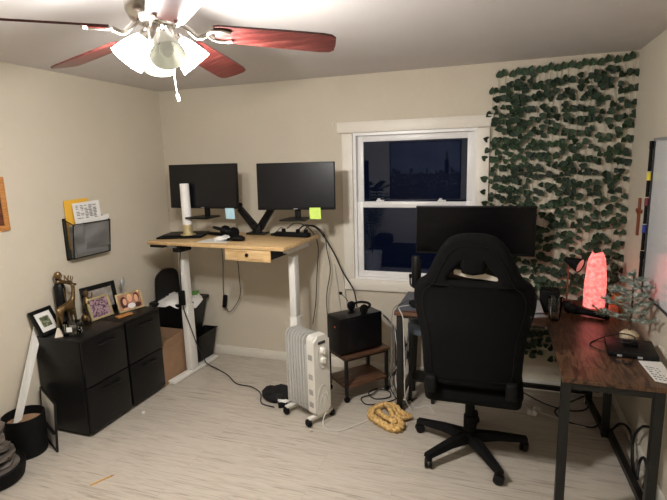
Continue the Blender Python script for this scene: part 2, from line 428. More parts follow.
# ------------------------------------------------------------------ picture frames
def pic_frame(name, label, loc, w, h, rz, tilt, fw, fmat, picmat, mat_w=0, matmat='white', depth=.015, stand=True, roll=0, extra=None, cat='photo frame', group=None):
    """frame standing on its lower edge; faces local -y, leans back by tilt"""
    t = thing(name, label, cat, loc, rz, group)
    m = Matrix.Rotation(-tilt, 4, 'X') @ Matrix.Rotation(roll, 4, 'Y')
    b = MB()
    for x in (-w/2+fw/2, w/2-fw/2): b.box((x, 0, h/2), (fw, depth, h), bev=.002)
    for z in (fw/2, h-fw/2): b.box((0, 0, z), (w-2*fw+.002, depth, fw), bev=.002)
    b.bm.transform(m); build('frame', b, fmat, t)
    if mat_w:
        b = MB(); b.box((0, .001, h/2), (w-2*fw, .004, h-2*fw)); b.bm.transform(m); build('mount', b, matmat, t)
    iw, ih = w-2*fw-2*mat_w, h-2*fw-2*mat_w
    b = MB(); b.box((0, -.001 if mat_w else .001, h/2), (iw, .004, ih)); mats = [picmat]
    if extra: mats += extra(b, iw, ih, h/2)
    b.bm.transform(m); build('picture', b, mats, t)
    if stand:
        b = MB(); top = m @ V((0, depth/2, h*.6))
        d = h*.42*math.cos(tilt)
        b.prism([top+V((-.015, 0, 0)), top+V((.015, 0, 0)), V((.02, top.y+d*.55, .003)), V((-.02, top.y+d*.55, .003))], (0, .003, 0))
        build('easel_back', b, 'black', t)
    return t
pic_frame('picture_frame', 'honey oak framed dark picture cut off at the left edge of the photo', (.012, -1.76, 1.405), .345, .335, R(90), 0, .035, 'oak_frame', 'darkpic', stand=False, cat='picture')

# ------------------------------------------------------------------ wall file holder with mail
hold = thing('wall_file_holder', 'black wire mesh file holder hung on the left wall', 'file holder', (0, -1.0, 1.13))
y0, y1 = -1.185, -.84
b = MB(); b.box((.006, (y0+y1)/2, 1.275), (.003, y1-y0, .30)); build('back_panel', b, 'wire', hold, world=True, smooth=False)
b = MB(); b.prism([(.098, y0, 1.385), (.098, y1, 1.385), (.070, y1, 1.14), (.070, y0, 1.14)], (.002, 0, 0)); build('front_panel', b, 'wire', hold, world=True, smooth=False)
for y in (y0, y1):
    b = MB(); b.prism([(.006, y, 1.425), (.098, y, 1.385), (.070, y, 1.14), (.006, y, 1.13)], (0, .002, 0)); build('side_panel', b, 'wire', hold, world=True, smooth=False)
b = MB(); b.prism([(.006, y0, 1.13), (.006, y1, 1.13), (.07, y1, 1.14), (.07, y0, 1.14)], (0, 0, .002)); build('bottom_panel', b, 'wire', hold, world=True, smooth=False)
b = MB()
for y in (y0, y1):
    b.tube([(.006, y, 1.425), (.098, y, 1.385), (.070, y, 1.14), (.006, y, 1.13), (.006, y, 1.425)], .0045, seg=6, smooth=0)
for p in ((.006, 1.425), (.098, 1.385), (.07, 1.14), (.006, 1.13)): b.tube([(p[0], y0, p[1]), (p[0], y1, p[1])], .0045, seg=6, smooth=0)
build('wire_rim', b, 'black', hold, world=True)
def sheet(name, pts, th, mats, label, cat, group=None, marks=None):
    """flat paper from four corners"""
    b = MB(); P_ = [V(p) for p in pts]; n = (P_[1]-P_[0]).cross(P_[3]-P_[0]).normalized()
    b.prism(P_, n*th)
    if marks: marks(b, P_, n, th)
    return single(name, b, mats, label, cat, tuple(P_[3]), group, smooth=False)
sheet('manila_envelope', [(.015, -1.165, 1.555), (.02, -.95, 1.56), (.022, -.95, 1.2), (.02, -1.165, 1.2)], .004, ['envelope'], 'yellow manila envelope standing at the back of the wall file holder', 'envelope')
def textmarks(rows, cols, x0, x1, z0, z1, seed=3):
    def f(b, P_, n, th):
        rn = random.Random(seed); o = P_[3]; ex = P_[2]-P_[3]; ez = P_[0]-P_[3]
        for sgn in (1, -1):
            for i in range(rows):
                v = z0+(z1-z0)*i/rows
                for j in range(cols):
                    if rn.random() < .25: continue
                    u = x0+(x1-x0)*j/cols; w = (x1-x0)/cols*rn.uniform(.4, .85); hh = (z1-z0)/rows*.35
                    off = n*(th+.0006) if sgn > 0 else -n*.0006
                    pts = [o+ex*u+ez*v, o+ex*(u+w)+ez*v, o+ex*(u+w)+ez*(v+hh), o+ex*u+ez*(v+hh)]
                    b.quad(*[p+off for p in pts], mi=1)
    return f
sheet('letter', [(.045, -1.125, 1.53), (.048, -.88, 1.54), (.075, -.875, 1.20), (.06, -1.11, 1.20)], .003, ['white', 'print'], 'white printed letter sticking up in the wall file holder', 'paper', marks=textmarks(9, 5, .1, .9, .66, .97))
sheet('folded_paper', [(.075, -1.07, 1.40), (.085, -.83, 1.43), (.075, -.83, 1.19), (.066, -1.06, 1.19)], .004, ['white', 'print'], 'white folded sheet in front of the printed letter in the wall file holder', 'paper')
b = MB()
for i in range(14):
    x = .014+.0035*i; b.box((x, -1.0+.004*math.sin(i*2.1), 1.255+.008*math.sin(i*1.7)), (.0022, .30, .225))
tag(build('document_stack', b, 'white', smooth=False), 'stack of grey white documents seen through the front of the wire file holder', 'papers')

# ------------------------------------------------------------------ filing cabinets
def cabinet(y0, y1, label):
    xw, xf, zt = .02, .42, .68
    t = thing('filing_cabinet', label, 'filing cabinet', ((xw+xf)/2, (y0+y1)/2, 0), 0, None)
    b = MB(); b.box(((xw+xf-.02)/2, (y0+y1)/2, (.02+zt)/2), (xf-xw-.02, y1-y0-.004, zt-.02), bev=.004); b.box(((xw+xf)/2-.02, (y0+y1)/2, .012), (xf-xw-.07, y1-y0-.05, .024))
    build('body', b, 'cabinet', t, world=True)
    b = MB(); b.box(((xw+xf)/2, (y0+y1)/2, zt-.006), (xf-xw+.004, y1-y0, .016), bev=.004); build('top_panel', b, 'cabinet', t, world=True)
    for z0, z1 in ((.03, .345), (.352, .664)):
        b = MB(); b.box((xf-.009, (y0+y1)/2, (z0+z1)/2), (.02, y1-y0-.014, z1-z0), bev=.004); d = build('drawer', b, 'cabinet', t, world=True)
        b = MB(); zc = z1-.052; yc = (y0+y1)/2+.02
        pts = [(xf+.002, yc-.075, zc-.006), (xf+.014, yc-.055, zc-.004), (xf+.02, yc, zc+.004), (xf+.014, yc+.055, zc-.004), (xf+.002, yc+.075, zc-.006)]
        b.tube(pts, .007, seg=8); b.box((xf+.002, yc, zc+.012), (.003, .15, .018)); build('handle', b, 'black', d, world=True)
    b = MB(); b.cyl((xf, y1-.03, zt-.03), (xf+.004, y1-.03, zt-.03), .007, seg=12); build('lock', b, 'black', t, world=True)
    return t
cabinet(-1.54, -1.148, 'black two drawer filing cabinet nearer the camera, under the small picture frames')
cabinet(-1.144, -.765, 'black two drawer filing cabinet farther back beside the cardboard box')
ZT = .683
pic_frame('photo_frame', 'black frame with white mount on the near left corner of the filing cabinets', (.098, -1.462, ZT), .185, .185, R(96), R(27), .026, 'black', 'weddingpic', .03, roll=0)
pic_frame('photo_frame', 'pale gold frame with a purple group photo, in the middle of the cabinets', (.185, -1.10, ZT), .19, .165, R(84), R(16), .016, 'palegold', 'purplepic')
def fam(b, iw, ih, zc):
    y = -.0025
    def disc(x, z, rx, rz_, mi, dy=0):
        b.bm.faces.new([b.bm.verts.new(V((x*iw+rx*iw*math.cos(2*PI*k/18), y-dy, zc+z*ih+rz_*ih*math.sin(2*PI*k/18)))) for k in range(18)]).material_index = mi
    disc(-.28, -.02, .15, .40, 2, .0002); disc(-.24, .02, .085, .22, 1, .0006); disc(-.24, -.42, .14, .08, 1, .0005)
    disc(0, .22, .10, .26, 3, .0003); disc(0, .14, .08, .20, 1, .0007); disc(.02, -.3, .17, .18, 4, .0004)
    disc(.30, .20, .12, .26, 2, .0002); disc(.28, .12, .085, .24, 1, .0006); disc(.30, -.32, .15, .16, 2, .0003)
    return ['skin', 'hair', 'blond', 'white']
pic_frame('photo_frame', 'cream frame with a family photo of three faces, on the far cabinet', (.265, -.885, ZT), .215, .145, R(74), R(16), .012, 'palegold', 'familypic', extra=fam)
pic_frame('photo_frame', 'wide black frame with grey mount standing behind the two gold frames', (.075, -.985, ZT), .29, .22, R(80), R(10), .035, 'black', 'greypic', .02, 'greypic')
b = MB(); b.lathe([(0, 0), (.034, 0), (.032, .01), (.01, .055), (0, .06)], (.20, -1.50, ZT), seg=4); single('cone_ornament', b, 'strap', 'small cream pyramid ornament in front of the black frame on the cabinet', 'ornament', (.20, -1.50, ZT), smooth=False)
jar = thing('candle_jar', 'square clear glass jar with a white label on the near cabinet corner', 'jar', (.24, -1.425, ZT), R(30))
b = MB(); b.lathe([(0, 0), (.060, 0), (.064, .01), (.064, .078), (.054, .078), (.052, .02), (0, .018)], seg=8); build('glass_body', b, 'jar_glass', jar, smooth=False)
b = MB(); b.lathe([(0, .02), (.044, .02), (.044, .045), (0, .045)], seg=8); build('wax', b, 'greypic', jar)
b = MB(); b.box((0, -.0635, .045), (.034, .002, .032)); build('label', b, 'white', jar)
# deer figurine (one continuous body), facing along +y
def skin_figure(name, verts, edges, radii, matname, parent=None, world=True, sub=2):
    me = bpy.data.meshes.new(name); me.from_pydata(verts, edges, []); o = bpy.data.objects.new('tmp_'+name, me); C.objects.link(o)
    md = o.modifiers.new('s', 'SKIN')
    for i, v in enumerate(me.skin_vertices[0].data): v.radius = (radii[i], radii[i]); v.use_root = (i == 0)
    s = o.modifiers.new('d', 'SUBSURF'); s.levels = sub; s.render_levels = sub
    dg = bpy.context.evaluated_depsgraph_get(); m2 = bpy.data.meshes.new_from_object(o.evaluated_get(dg))
    bpy.data.objects.remove(o)
    b = MB(); b.bm.from_mesh(m2); bpy.data.meshes.remove(m2)
    return build(name, b, matname, parent, world=world, angle=180)
deer = thing('deer_figurine', 'gold deer figurine with antlers standing on the near filing cabinet', 'figurine', (.15, -1.315, ZT))
dv = [(.15, -1.34, .845), (.15, -1.40, .845), (.15, -1.29, .852), (.15, -1.262, .90), (.15, -1.25, .965), (.15, -1.255, .995), (.15, -1.215, .985),
      (.136, -1.41, .77), (.136, -1.405, .688), (.164, -1.40, .77), (.164, -1.395, .688), (.136, -1.285, .77), (.136, -1.28, .688), (.164, -1.275, .77), (.164, -1.27, .688), (.15, -1.425, .85)]
de = [(0, 1), (0, 2), (2, 3), (3, 4), (4, 5), (5, 6), (1, 7), (7, 8), (1, 9), (9, 10), (2, 11), (11, 12), (2, 13), (13, 14), (1, 15)]
dv = [(.14+(x-.15), -1.36+(y+1.33)*.88, .683+(z-.683)*.97) for x, y, z in dv]
skin_figure('body', dv, de, [.026, .026, .026, .015, .012, .015, .008, .010, .007, .010, .007, .010, .007, .010, .007, .006], 'gold', deer)
for s_ in (-1, 1):
    X = lambda k, y, z: (.14+k*s_, -1.36+(y+1.33)*.88, .683+(z-.683)*.97)
    b = MB(); b.tube([X(.006, -1.258, 1.0), X(.018, -1.275, 1.02), X(.03, -1.305, 1.03), X(.034, -1.335, 1.055), X(.03, -1.345, 1.08)], .0042, seg=6)
    for p, q in ((X(.018, -1.275, 1.018), X(.022, -1.262, 1.055)), (X(.026, -1.295, 1.026), X(.03, -1.288, 1.065)), (X(.033, -1.32, 1.04), X(.036, -1.315, 1.075)), (X(.03, -1.31, 1.03), X(.038, -1.345, 1.025))): b.tube([p, q], .0036, seg=6, smooth=0)
    build('antler', b, 'gold', deer, world=True)
fig = thing('figurine', 'tall black figurine with gold trim behind the gold deer', 'figurine', (.06, -1.33, ZT))
b = MB(); b.lathe([(0, 0), (.045, 0), (.048, .01), (.038, .03), (.034, .09), (.034, .16), (.036, .22), (.036, .29), (.026, .315), (.016, .325), (.02, .345), (.022, .365), (.014, .38), (0, .385)], seg=18); build('body', b, 'black', fig)
b = MB(); b.lathe([(.023, .352), (.028, .368), (.018, .39), (0, .398)], seg=10); build('gold_cap', b, 'gold', fig)
b = MB(); b.tube([(.02, -.03, .33), (.035, 0, .325), (.045, .04, .31), (.03, .06, .30)], .012, seg=8); build('gold_scarf', b, 'gold', fig)
b = MB(); b.tube([(.036, .0, .28), (.042, .005, .15), (.048, .008, .01)], .004, seg=6); build('gold_staff', b, 'gold', fig)
b = MB(); b.lathe([(0, 0), (.03, 0), (.03, .01), (.012, .03), (.014, .08), (.026, .12), (.022, .16), (.01, .175), (.018, .195), (.016, .215), (0, .23)], (.115, -1.165, ZT), seg=14); b.sphere((.13, -1.18, ZT+.13), .02); b.tube([(.115, -1.165, ZT+.15), (.14, -1.14, ZT+.17), (.135, -1.13, ZT+.2)], .006)
b.sphere((.13, -1.215, ZT+.03), .026, (1, .8, 1.1)); single('statuette', b, 'gold', 'small gold statuette behind the pale gold photo frame', 'figurine', (.115, -1.165, ZT))
b = MB(); b.lathe([(0, 0), (.02, 0), (.018, .01), (.006, .03), (.006, .15), (.016, .18), (.012, .21), (0, .225)], (.11, -.80, ZT), seg=10); b.tube([(.11, -.80, ZT+.15), (.125, -.785, ZT+.19), (.12, -.79, ZT+.24)], .004); single('statuette', b, 'silver', 'thin silver figurine at the right end of the wide black frame', 'figurine', (.11, -.80, ZT))
b = MB(); b.box((.315, -1.03, ZT+.008), (.045, .12, .014), rot=Euler((0, 0, R(-12))), bev=.003); single('wooden_block', b, 'oak_frame', 'small flat wooden piece lying in front of the family photo', 'block', (.315, -1.03, ZT))

# frame leaning on floor
lf = pic_frame('picture_frame', 'black frame with white mount standing on the floor against the filing cabinet', (.18, -1.655, .002), .34, .33, R(-27), R(4), .012, 'black', 'white', stand=False, depth=.014, cat='picture')
b = MB(); b.box((.0, -.002, .125), (.316, .014, .012), rot=Euler((R(-4), 0, 0))); build('mount_band', b, 'black', lf)

# black planter with white slat
pot = thing('planter_pot', 'round matte black planter on the floor holding a white slat', 'planter', (.135, -1.775, 0))
b = MB(); b.lathe([(0, 0), (.108, 0), (.112, .01), (.12, .25), (.12, .26), (.113, .26), (.110, .20), (0, .20)], seg=40); build('pot', b, 'matte_black', pot)
b = MB(); b.lathe([(0, .202), (.109, .202), (.109, .206), (0, .21)], seg=24); b.box((.05, .01, .214), (.05, .03, .012), rot=Euler((0, .2, .5)), bev=.004); build('soil', b, 'cardboard', pot)
b = MB(); b.prism([(.120, -1.84, .214), (.110, -1.78, .214), (.030, -1.478, .73), (.022, -1.50, .77), (.024, -1.535, .745)], (.010, .002, .004)); single('white_slat', b, 'whitemetal', 'long white slat standing in the black planter and leaning on the left wall', 'slat', (.13, -1.81, .214), smooth=False)

# rock fountain
rf = thing('rock_fountain', 'black basin with stacked grey slate stones at the lower left corner', 'tabletop fountain', (.215, -2.055, 0))
b = MB(); b.lathe([(0, 0), (.135, 0), (.149, .012), (.160, .06), (.163, .095), (.155, .102), (.147, .09), (0, .08)], seg=44); build('basin', b, 'matte_black', rf)
b = MB(); b.lathe([(0, .082), (.136, .082), (.13, .094), (0, .098)], seg=30); build('pebble_bed', b, 'slate', rf)
for n_, (dx, dy, z, rx, ry, a) in enumerate([(.02, .02, .115, .10, .095, 12), (.035, -.03, .140, .085, .08, -16), (.0, .03, .165, .10, .085, 10), (.01, .02, .195, .09, .075, -8), (-.01, -.03, .22, .10, .08, 14), (-.01, .015, .25, .08, .075, 4), (-.03, 0, .28, .085, .08, -12), (-.02, .03, .31, .075, .07, 8), (-.03, .01, .34, .07, .06, -4)]):
    b = MB(); rn = random.Random(n_+4); pts = []
    for k in range(11):
        t = 2*PI*k/11; q = rn.uniform(.78, 1.08); pts.append((dx+rx*q*math.cos(t), dy+ry*q*math.sin(t), z-.013))
    b.prism(pts, (0, 0, .026)); b.jitter(.006, n_)
    b.bm.transform(Matrix.Translation((dx, dy, z)) @ Matrix.Rotation(R(a), 4, 'Y') @ Matrix.Rotation(R(a*.5), 4, 'X') @ Matrix.Translation((-dx, -dy, -z)))
    build('slate_stone', b, 'slate', rf, smooth=False)

# pencil and scraps
pn = thing('pencil', 'yellow pencil lying on the floor at the lower left', 'pencil', (.822, -1.875, .004))
b = MB(); b.cyl((.792, -1.931, .0045), (.847, -1.828, .0045), .004, seg=6); build('shaft', b, 'pencil', pn, world=True)
b = MB(); b.cyl((.847, -1.828, .0045), (.856, -1.812, .0045), .004, .0008, seg=6); build('tip', b, 'orange', pn, world=True)
b = MB(); b.box((.515, -1.155, .003), (.02, .028, .005), rot=Euler((0, 0, .6)), bev=.001); single('paper_scrap', b, 'white', 'tiny white scrap on the floor in front of the far filing cabinet', 'scrap', (.515, -1.155, 0))
b = MB(); b.sphere((1.80, -1.055, .011), .012, (1, .8, .9)); single('foam_crumb', b, 'strap', 'tiny beige crumb on the floor in front of the heater wheels', 'crumb', (1.80, -1.055, 0))

# ------------------------------------------------------------------ bins and box
bn = thing('trash_bin', 'tall black kitchen bin with open lid in the left back corner', 'bin', (.2, -.24, 0))
def tapered(b, x0, x1, y0, y1, z0, X0, X1, Y0, Y1, z1, wall=.006, n=5, r=.03):
    def ring(x0, x1, y0, y1, z, r):
        pts = []
        for cx, cy, a0 in ((x1-r, y1-r, 0), (x0+r, y1-r, 90), (x0+r, y0+r, 180), (x1-r, y0+r, 270)):
            for k in range(n+1):
                a = R(a0+90*k/n); pts.append(b.bm.verts.new((cx+r*math.cos(a), cy+r*math.sin(a), z)))
        return pts
    A = ring(x0, x1, y0, y1, z0, r); B = ring(X0, X1, Y0, Y1, z1, r)
    w = wall; Cc = ring(X0+w, X1-w, Y0+w, Y1-w, z1, r); D = ring(x0+w, x1-w, y0+w, y1-w, z0+w, r)
    for p, q in ((A, B), (B, Cc), (Cc, D)):
        for i in range(len(p)):
            j = (i+1) % len(p); b.bm.faces.new((p[i], p[j], q[j], q[i]))
    b.bm.faces.new(A[::-1]); b.bm.faces.new(D)
b = MB(); tapered(b, .05, .275, -.38, -.08, 0, .035, .395, -.42, -.05, .575); build('bin_body', b, 'black', bn, world=True)
b = MB(); b.box((.22, -.235, .58), (.38, .382, .03), bev=.012); b.box((.21, -.235, .596), (.30, .32, .01)); bb = b
build('rim', b, 'black', bn, world=True)
b = MB(); rn = random.Random(5)
for k in range(4):
    pass
ring_pts = []
def blob_sheet(cx, cy, z, rx, ry, drop, seed, n=28, m=5, bumps=.014):
    b = MB(); rn = random.Random(seed); rows = []
    for i in range(m+1):
        t = i/m; row = []
        for k in range(n):
            a = 2*PI*k/n; rr = t if t < .8 else .8+(t-.8)*.55
            zz = z+.02*(1-t)-(drop*max(0, (t-.7)/.3)**1.5)*(1+.5*math.sin(3*a+seed)) + rn.uniform(-bumps, bumps)
            row.append(b.bm.verts.new((cx+rx*rr*math.cos(a)*(1+rn.uniform(-.03, .03)), cy+ry*rr*math.sin(a)*(1+rn.uniform(-.03, .03)), zz)))
        rows.append(row)
    for p, q in zip(rows, rows[1:]):
        for k in range(n): b.bm.faces.new((p[k], p[(k+1) % n], q[(k+1) % n], q[k]))
    return b
b = blob_sheet(.225, -.25, .612, .23, .225, .05, 3)
bag = single('bin_liner', b, 'white', 'crumpled white liner bag spilling over the rim of the tall black bin', 'bag', (.215, -.25, .6), angle=180)
b = MB(); b.box((.33, -.16, .632), (.07, .09, .006), rot=Euler((.15, -.1, .3))); single('wrapper', b, 'green', 'green wrapper lying on the white bin liner', 'wrapper', (.33, -.16, .63))
b = MB(); ol = []
for k in range(13):
    a = PI*k/12; ol.append((.085, -.235+.15*math.cos(a)*1.0, .78+.085*math.sin(a)))
ol += [(.085, -.40, .60), (.085, -.07, .60)]
b.prism(ol, (.026, 0, 0)); build('lid', b, 'black', bn, world=True)
wb = thing('waste_basket', 'small slim black waste basket between the tall bin and the baseboard', 'bin', (.37, -.17, 0))
b = MB(); tapered(b, .318, .430, -.315, -.085, 0, .34, .475, -.34, -.055, .285, r=.02); build('basket', b, 'black', wb, world=True)
b = MB(); b.tube([(.34, -.34, .285), (.475, -.34, .285), (.475, -.055, .285), (.34, -.055, .285), (.34, -.34, .285)], .005, seg=6, smooth=0); build('rim', b, 'black', wb, world=True)
bx = thing('cardboard_box', 'open brown cardboard box between filing cabinet and standing desk leg', 'box', (.26, -.59, 0))
b = MB(); tapered(b, .08, .395, -.74, -.44, 0, .08, .395, -.74, -.44, .30, wall=.004, r=.002, n=1); build('carton', b, 'cardboard', bx, world=True, smooth=False)
b = MB(); b.prism([(.395, -.74, .30), (.395, -.44, .30), (.412, -.50, .385), (.408, -.72, .375)], (-.004, 0, .002)); build('flap', b, 'cardboard', bx, world=True, smooth=False)
b = MB(); b.prism([(.08, -.44, .30), (.395, -.44, .30), (.37, -.435, .38), (.1, -.435, .38)], (0, .004, 0)); build('flap', b, 'cardboard', bx, world=True, smooth=False)

# ------------------------------------------------------------------ standing desk
dk = thing('standing_desk', 'standing desk with light butcher block top and white steel legs', 'desk', (.945, -.45, 0), R(-4.3))
ZD = 1.20
b = MB(); b.box((0, 0, ZD-.014), (1.23, .60, .028), bev=.005); build('desktop', b, 'desk_wood', dk)
for s in (-1, 1):
    x = -.495 if s < 0 else .545
    b = MB(); b.box((x, 0, .018), (.068, .60, .028), bev=.006); build('foot', b, 'whitemetal', dk)
    b = MB(); b.box((x, -.03, .325), (.062, .085, .585), bev=.004); lg = build('leg', b, 'whitemetal', dk)
    b = MB(); b.box((x, -.03, .84), (.052, .072, .50), bev=.003); build('leg_extension', b, 'whitemetal', lg)
    b = MB(); b.box((x, .03, 1.145), (.05, .34, .04), bev=.004); build('bracket', b, 'whitemetal', dk)
b = MB(); b.box((.02, .07, 1.145), (.99, .05, .035)); build('crossbar', b, 'whitemetal', dk)
dr = MB(); dr.box((.315, -.295, 1.128), (.385, .012, .082), bev=.002); d = build('drawer_front', dr, 'desk_wood', dk)
b = MB(); b.box((.315, -.14, 1.135), (.375, .30, .066)); build('drawer_box', b, 'black', dk)
b = MB(); b.lathe([(0, 0), (.012, 0), (.014, .006), (.010, .014), (0, .016)], (.315, -.302, 1.133), seg=14, m=Matrix.Rotation(R(90), 3, 'X')); build('knob', b, 'matte_black', d)
b = MB(); b.box((-.515, -.285, 1.162), (.13, .045, .02), bev=.004); build('control_panel', b, 'black', dk)
b = MB(); b.box((-.38, -.17, 1.135), (.075, .14, .055), bev=.006); build('motor_box', b, 'black', dk)
b = MB(); b.box((-.43, -.17, 1.155), (.12, .18, .016)); build('bracket_plate', b, 'silver', dk)
def onD(x, y, z=0):     # desk local to world
    p = XF[dk.name] @ V((x, y, ZD+z)); return (p.x, p.y, p.z)

# monitors (each with its own hanging stand) on a double arm
def monitor(loc, rz, w, h, label, stand=True, tilt=0, name='monitor', scr='screen', neck=.075, bw=.20, bd=.20):
    t = thing(name, label, 'monitor', loc, rz)
    m = Matrix.Rotation(tilt, 4, 'X')
    b = MB(); b.box((0, .018, 0), (w, .032, h), bev=.004); b.box((0, .045, -.02), (w*.5, .03, h*.5), bev=.01); b.bm.transform(m); build('casing', b, 'black', t)
    b = MB(); b.box((0, .0005, .005), (w-.014, .003, h-.026)); b.bm.transform(m); build('screen', b, scr, t)
    b = MB(); b.box((0, .0, -h/2+.008), (.03, .004, .005)); b.bm.transform(m); build('badge', b, 'silver', t)
    if stand:
        b = MB(); b.box((0, .05, -h/2-neck/2+.03), (.045, .022, neck+.06), bev=.005); b.tube([(-.02, .05, -h/2-neck+.03), (0, .05, -h/2-neck+.012), (.02, .05, -h/2-neck+.03)], .008); build('stand_neck', b, 'black', t)
        b = MB(); b.prism([(-bw/2, -bd/2, -h/2-neck), (bw/2, -bd/2, -h/2-neck), (bw/2-.02, bd/2, -h/2-neck), (-bw/2+.02, bd/2, -h/2-neck)], (0, 0, .012)); build('stand_base', b, 'black', t)
    return t
monL = monitor((.70, -.475, 1.612), R(-5), .655, .35, 'black monitor on the left side of the standing desk, blue sticky note on it', tilt=R(-2), bw=.21)
monR = monitor((1.502, -.47, 1.605), R(6), .602, .35, 'black monitor on the right side of the standing desk, green sticky note on it', tilt=R(-2), bw=.20)
arm = thing('double_monitor_mount', 'black double monitor mount standing at the back of the standing desk', 'monitor mount', onD(.08, .235))
ax, ay, az = onD(.08, .235)
b = MB(); b.box((ax, ay, az+.008), (.17, .10, .016), bev=.004); b.cyl((ax, ay, az+.01), (ax, ay, az+.06), .035); build('base', b, 'black', arm, world=True)
for s, mx, my in ((-1, .72, -.40), (1, 1.50, -.40)):
    b = MB(); p1 = V((ax+s*.02, ay-.01, az+.05)); p2 = V((ax+(.145 if s > 0 else -.15), ay-.03, az+.215))
    b.cyl(p1-V((0, 0, .03)), p1+V((0, 0, .03)), .022); dd = (p2-p1)
    rotm = Euler((0, -math.atan2(dd.z, dd.x), 0)) if s > 0 else Euler((0, PI-math.atan2(dd.z, -dd.x)*-1, 0))
    side = V((-dd.z, 0, dd.x)).normalized()*.030
    b.prism([p1-side, p2-side*.8, p2+side*.8, p1+side], (0, .032, 0)); lower = build('lower_arm', b, 'black', arm, world=True)
    b = MB(); p3 = V((mx, my, 1.60))
    b.cyl(p2-V((0, .02, 0))+V((0, .03, 0)), p2+V((0, .03, .04)), .02); b.tube([p2+V((0, .012, .02)), (p2+p3)/2+V((0, .04, .04)), p3+V((0, .01, 0))], .016, seg=8); b.box(p3, (.10, .01, .10)); b.cyl(p3, p3+V((0, .05, 0)), .02); build('upper_arm', b, 'black', arm, world=True)

def note(name, loc, rz, s, m, label):
    b = MB(); rot = Euler((R(3), 0, rz))
    b.box((0, 0, -s/2), (s, .0015, s), rot=None)
    # curl the lower edge
    b.bm.transform(Matrix.Translation(V(loc)) @ rot.to_matrix().to_4x4())
    return single(name, b, m, label, 'sticky note', loc)
note('sticky_note', (.957, -.504, 1.443), R(-5), .085, 'bluenote', 'pale blue sticky note on the bottom edge of the left monitor')
note('sticky_note', (1.655, -.469, 1.447), R(6), .085, 'greennote', 'yellow green sticky note on the bottom edge of the right monitor')

# laptop, tube lamp, papers, headphones, power strip on standing desk
lp = thing('laptop', 'closed black laptop lying on the left end of the standing desk', 'laptop', onD(-.47, -.04), R(18))
b = MB(); b.box((0, 0, .008), (.36, .25, .014), bev=.004); build('base', b, 'matte_black', lp)
b = MB(); b.box((.02, .02, .021), (.33, .24, .009), bev=.003); build('lid', b, 'black', lp)
x, y, z = onD(-.375, -.09, .027)
tl = thing('tube_lamp', 'tall white paper cylinder with a yellow foot standing on the laptop', 'lamp', (x, y, z))
b = MB(); b.lathe([(0, 0), (.06, 0), (.06, .006), (.04, .008), (0, .008)]); build('base', b, 'palegold', tl)
b = MB(); b.lathe([(.0, .008), (.038, .008), (.038, .085), (.0, .085)], seg=28); build('band', b, 'palegold', tl)
b = MB(); b.lathe([(0, .085), (.037, .085), (.036, .41), (.032, .41), (.032, .395), (0, .395)], seg=28); build('tube', b, 'white', tl)
pp = onD(-.05, -.17, 0)
sheet('paper_sheet', [(pp[0]-.12, pp[1]+.08, pp[2]+.002), (pp[0]+.1, pp[1]+.10, pp[2]+.002), (pp[0]+.13, pp[1]-.06, pp[2]+.002), (pp[0]-.12, pp[1]-.08, pp[2]+.002)], .002, ['white'], 'white paper sheet lying on the front of the standing desk', 'paper')
b = blob_sheet(pp[0]+.06, pp[1]+.05, pp[2]+.02, .11, .08, .012, 8, n=20, m=4, bumps=.006); single('cloth', b, 'white', 'crumpled white cloth under the black headphones on the standing desk', 'cloth', (pp[0]+.06, pp[1]+.05, pp[2]+.006), angle=180)
def headset(loc, rz, label, mic=False, lie=0, scale=1, name='headphones'):
    t = thing(name, label, 'headphones', loc, rz)
    m = Matrix.Rotation(lie, 4, 'X') @ Matrix.Scale(scale, 4)
    b = MB(); b.tube([(-.085, 0, .04), (-.09, 0, .09), (-.06, 0, .145), (0, 0, .165), (.06, 0, .145), (.09, 0, .09), (.085, 0, .04)], .012, seg=8); b.bm.transform(m); build('headband', b, 'matte_black', t)
    for s in (-1, 1):
        b = MB(); b.lathe([(0, -.02), (.034, -.018), (.042, -.004), (.042, .014), (.034, .022), (0, .022)], (s*.078, 0, .042), seg=18, m=Matrix.Rotation(R(90), 3, 'Y')); b.bm.transform(m); build('ear_cup', b, 'fabric', t)
    if mic:
        b = MB(); b.tube([(-.095, 0, .05), (-.14, -.05, .05), (-.20, -.09, .05)], .003, seg=6); b.sphere((-.205, -.093, .05), .015, (1.3, 1, 1)); b.bm.transform(m); build('microphone', b, 'matte_black', t)
    return t
hx, hy, hz = onD(.03, -.03, .02)
headset((hx+.01, hy-.02, hz+.03), R(-35), 'black headphones resting on a white cloth on the standing desk', lie=R(70), scale=1.0)
b = MB(); x, y, z = onD(.09, -.16, 0); b.sphere((x+.03, y+.04, z+.02), .06, (1.1, .6, .42)); b.tube([(x-.04, y, z+.012), (x+.02, y-.02, z+.03), (x+.09, y+.01, z+.02), (x+.07, y+.06, z+.012)], .009)
single('computer_mouse', b, 'matte_black', 'black mouse with folded cord in front of the headphones', 'mouse', (x, y, z))
b = MB(); x, y, z = onD(-.20, .09, .012); b.box((x, y, z), (.16, .05, .022), rot=Euler((0, 0, R(-16))), bev=.006); b.box((x-.08, y+.03, z), (.08, .04, .02), bev=.005); single('usb_hub', b, 'matte_black', 'small black hub behind the laptop on the standing desk', 'hub', (x, y, z-.012))
ps = thing('power_strip', 'black power strip lying on the right back edge of the standing desk', 'power strip', onD(.44, .17), R(-6))
b = MB(); b.box((0, 0, .018), (.30, .06, .034), bev=.006); b.box((-.17, 0, .012), (.05, .03, .016)); build('housing', b, 'matte_black', ps)
for x in (-.08, .05, .12):
    b = MB(); b.box((x, 0, .048), (.026, .03, .03), bev=.005); build('plug', b, 'matte_black', ps)

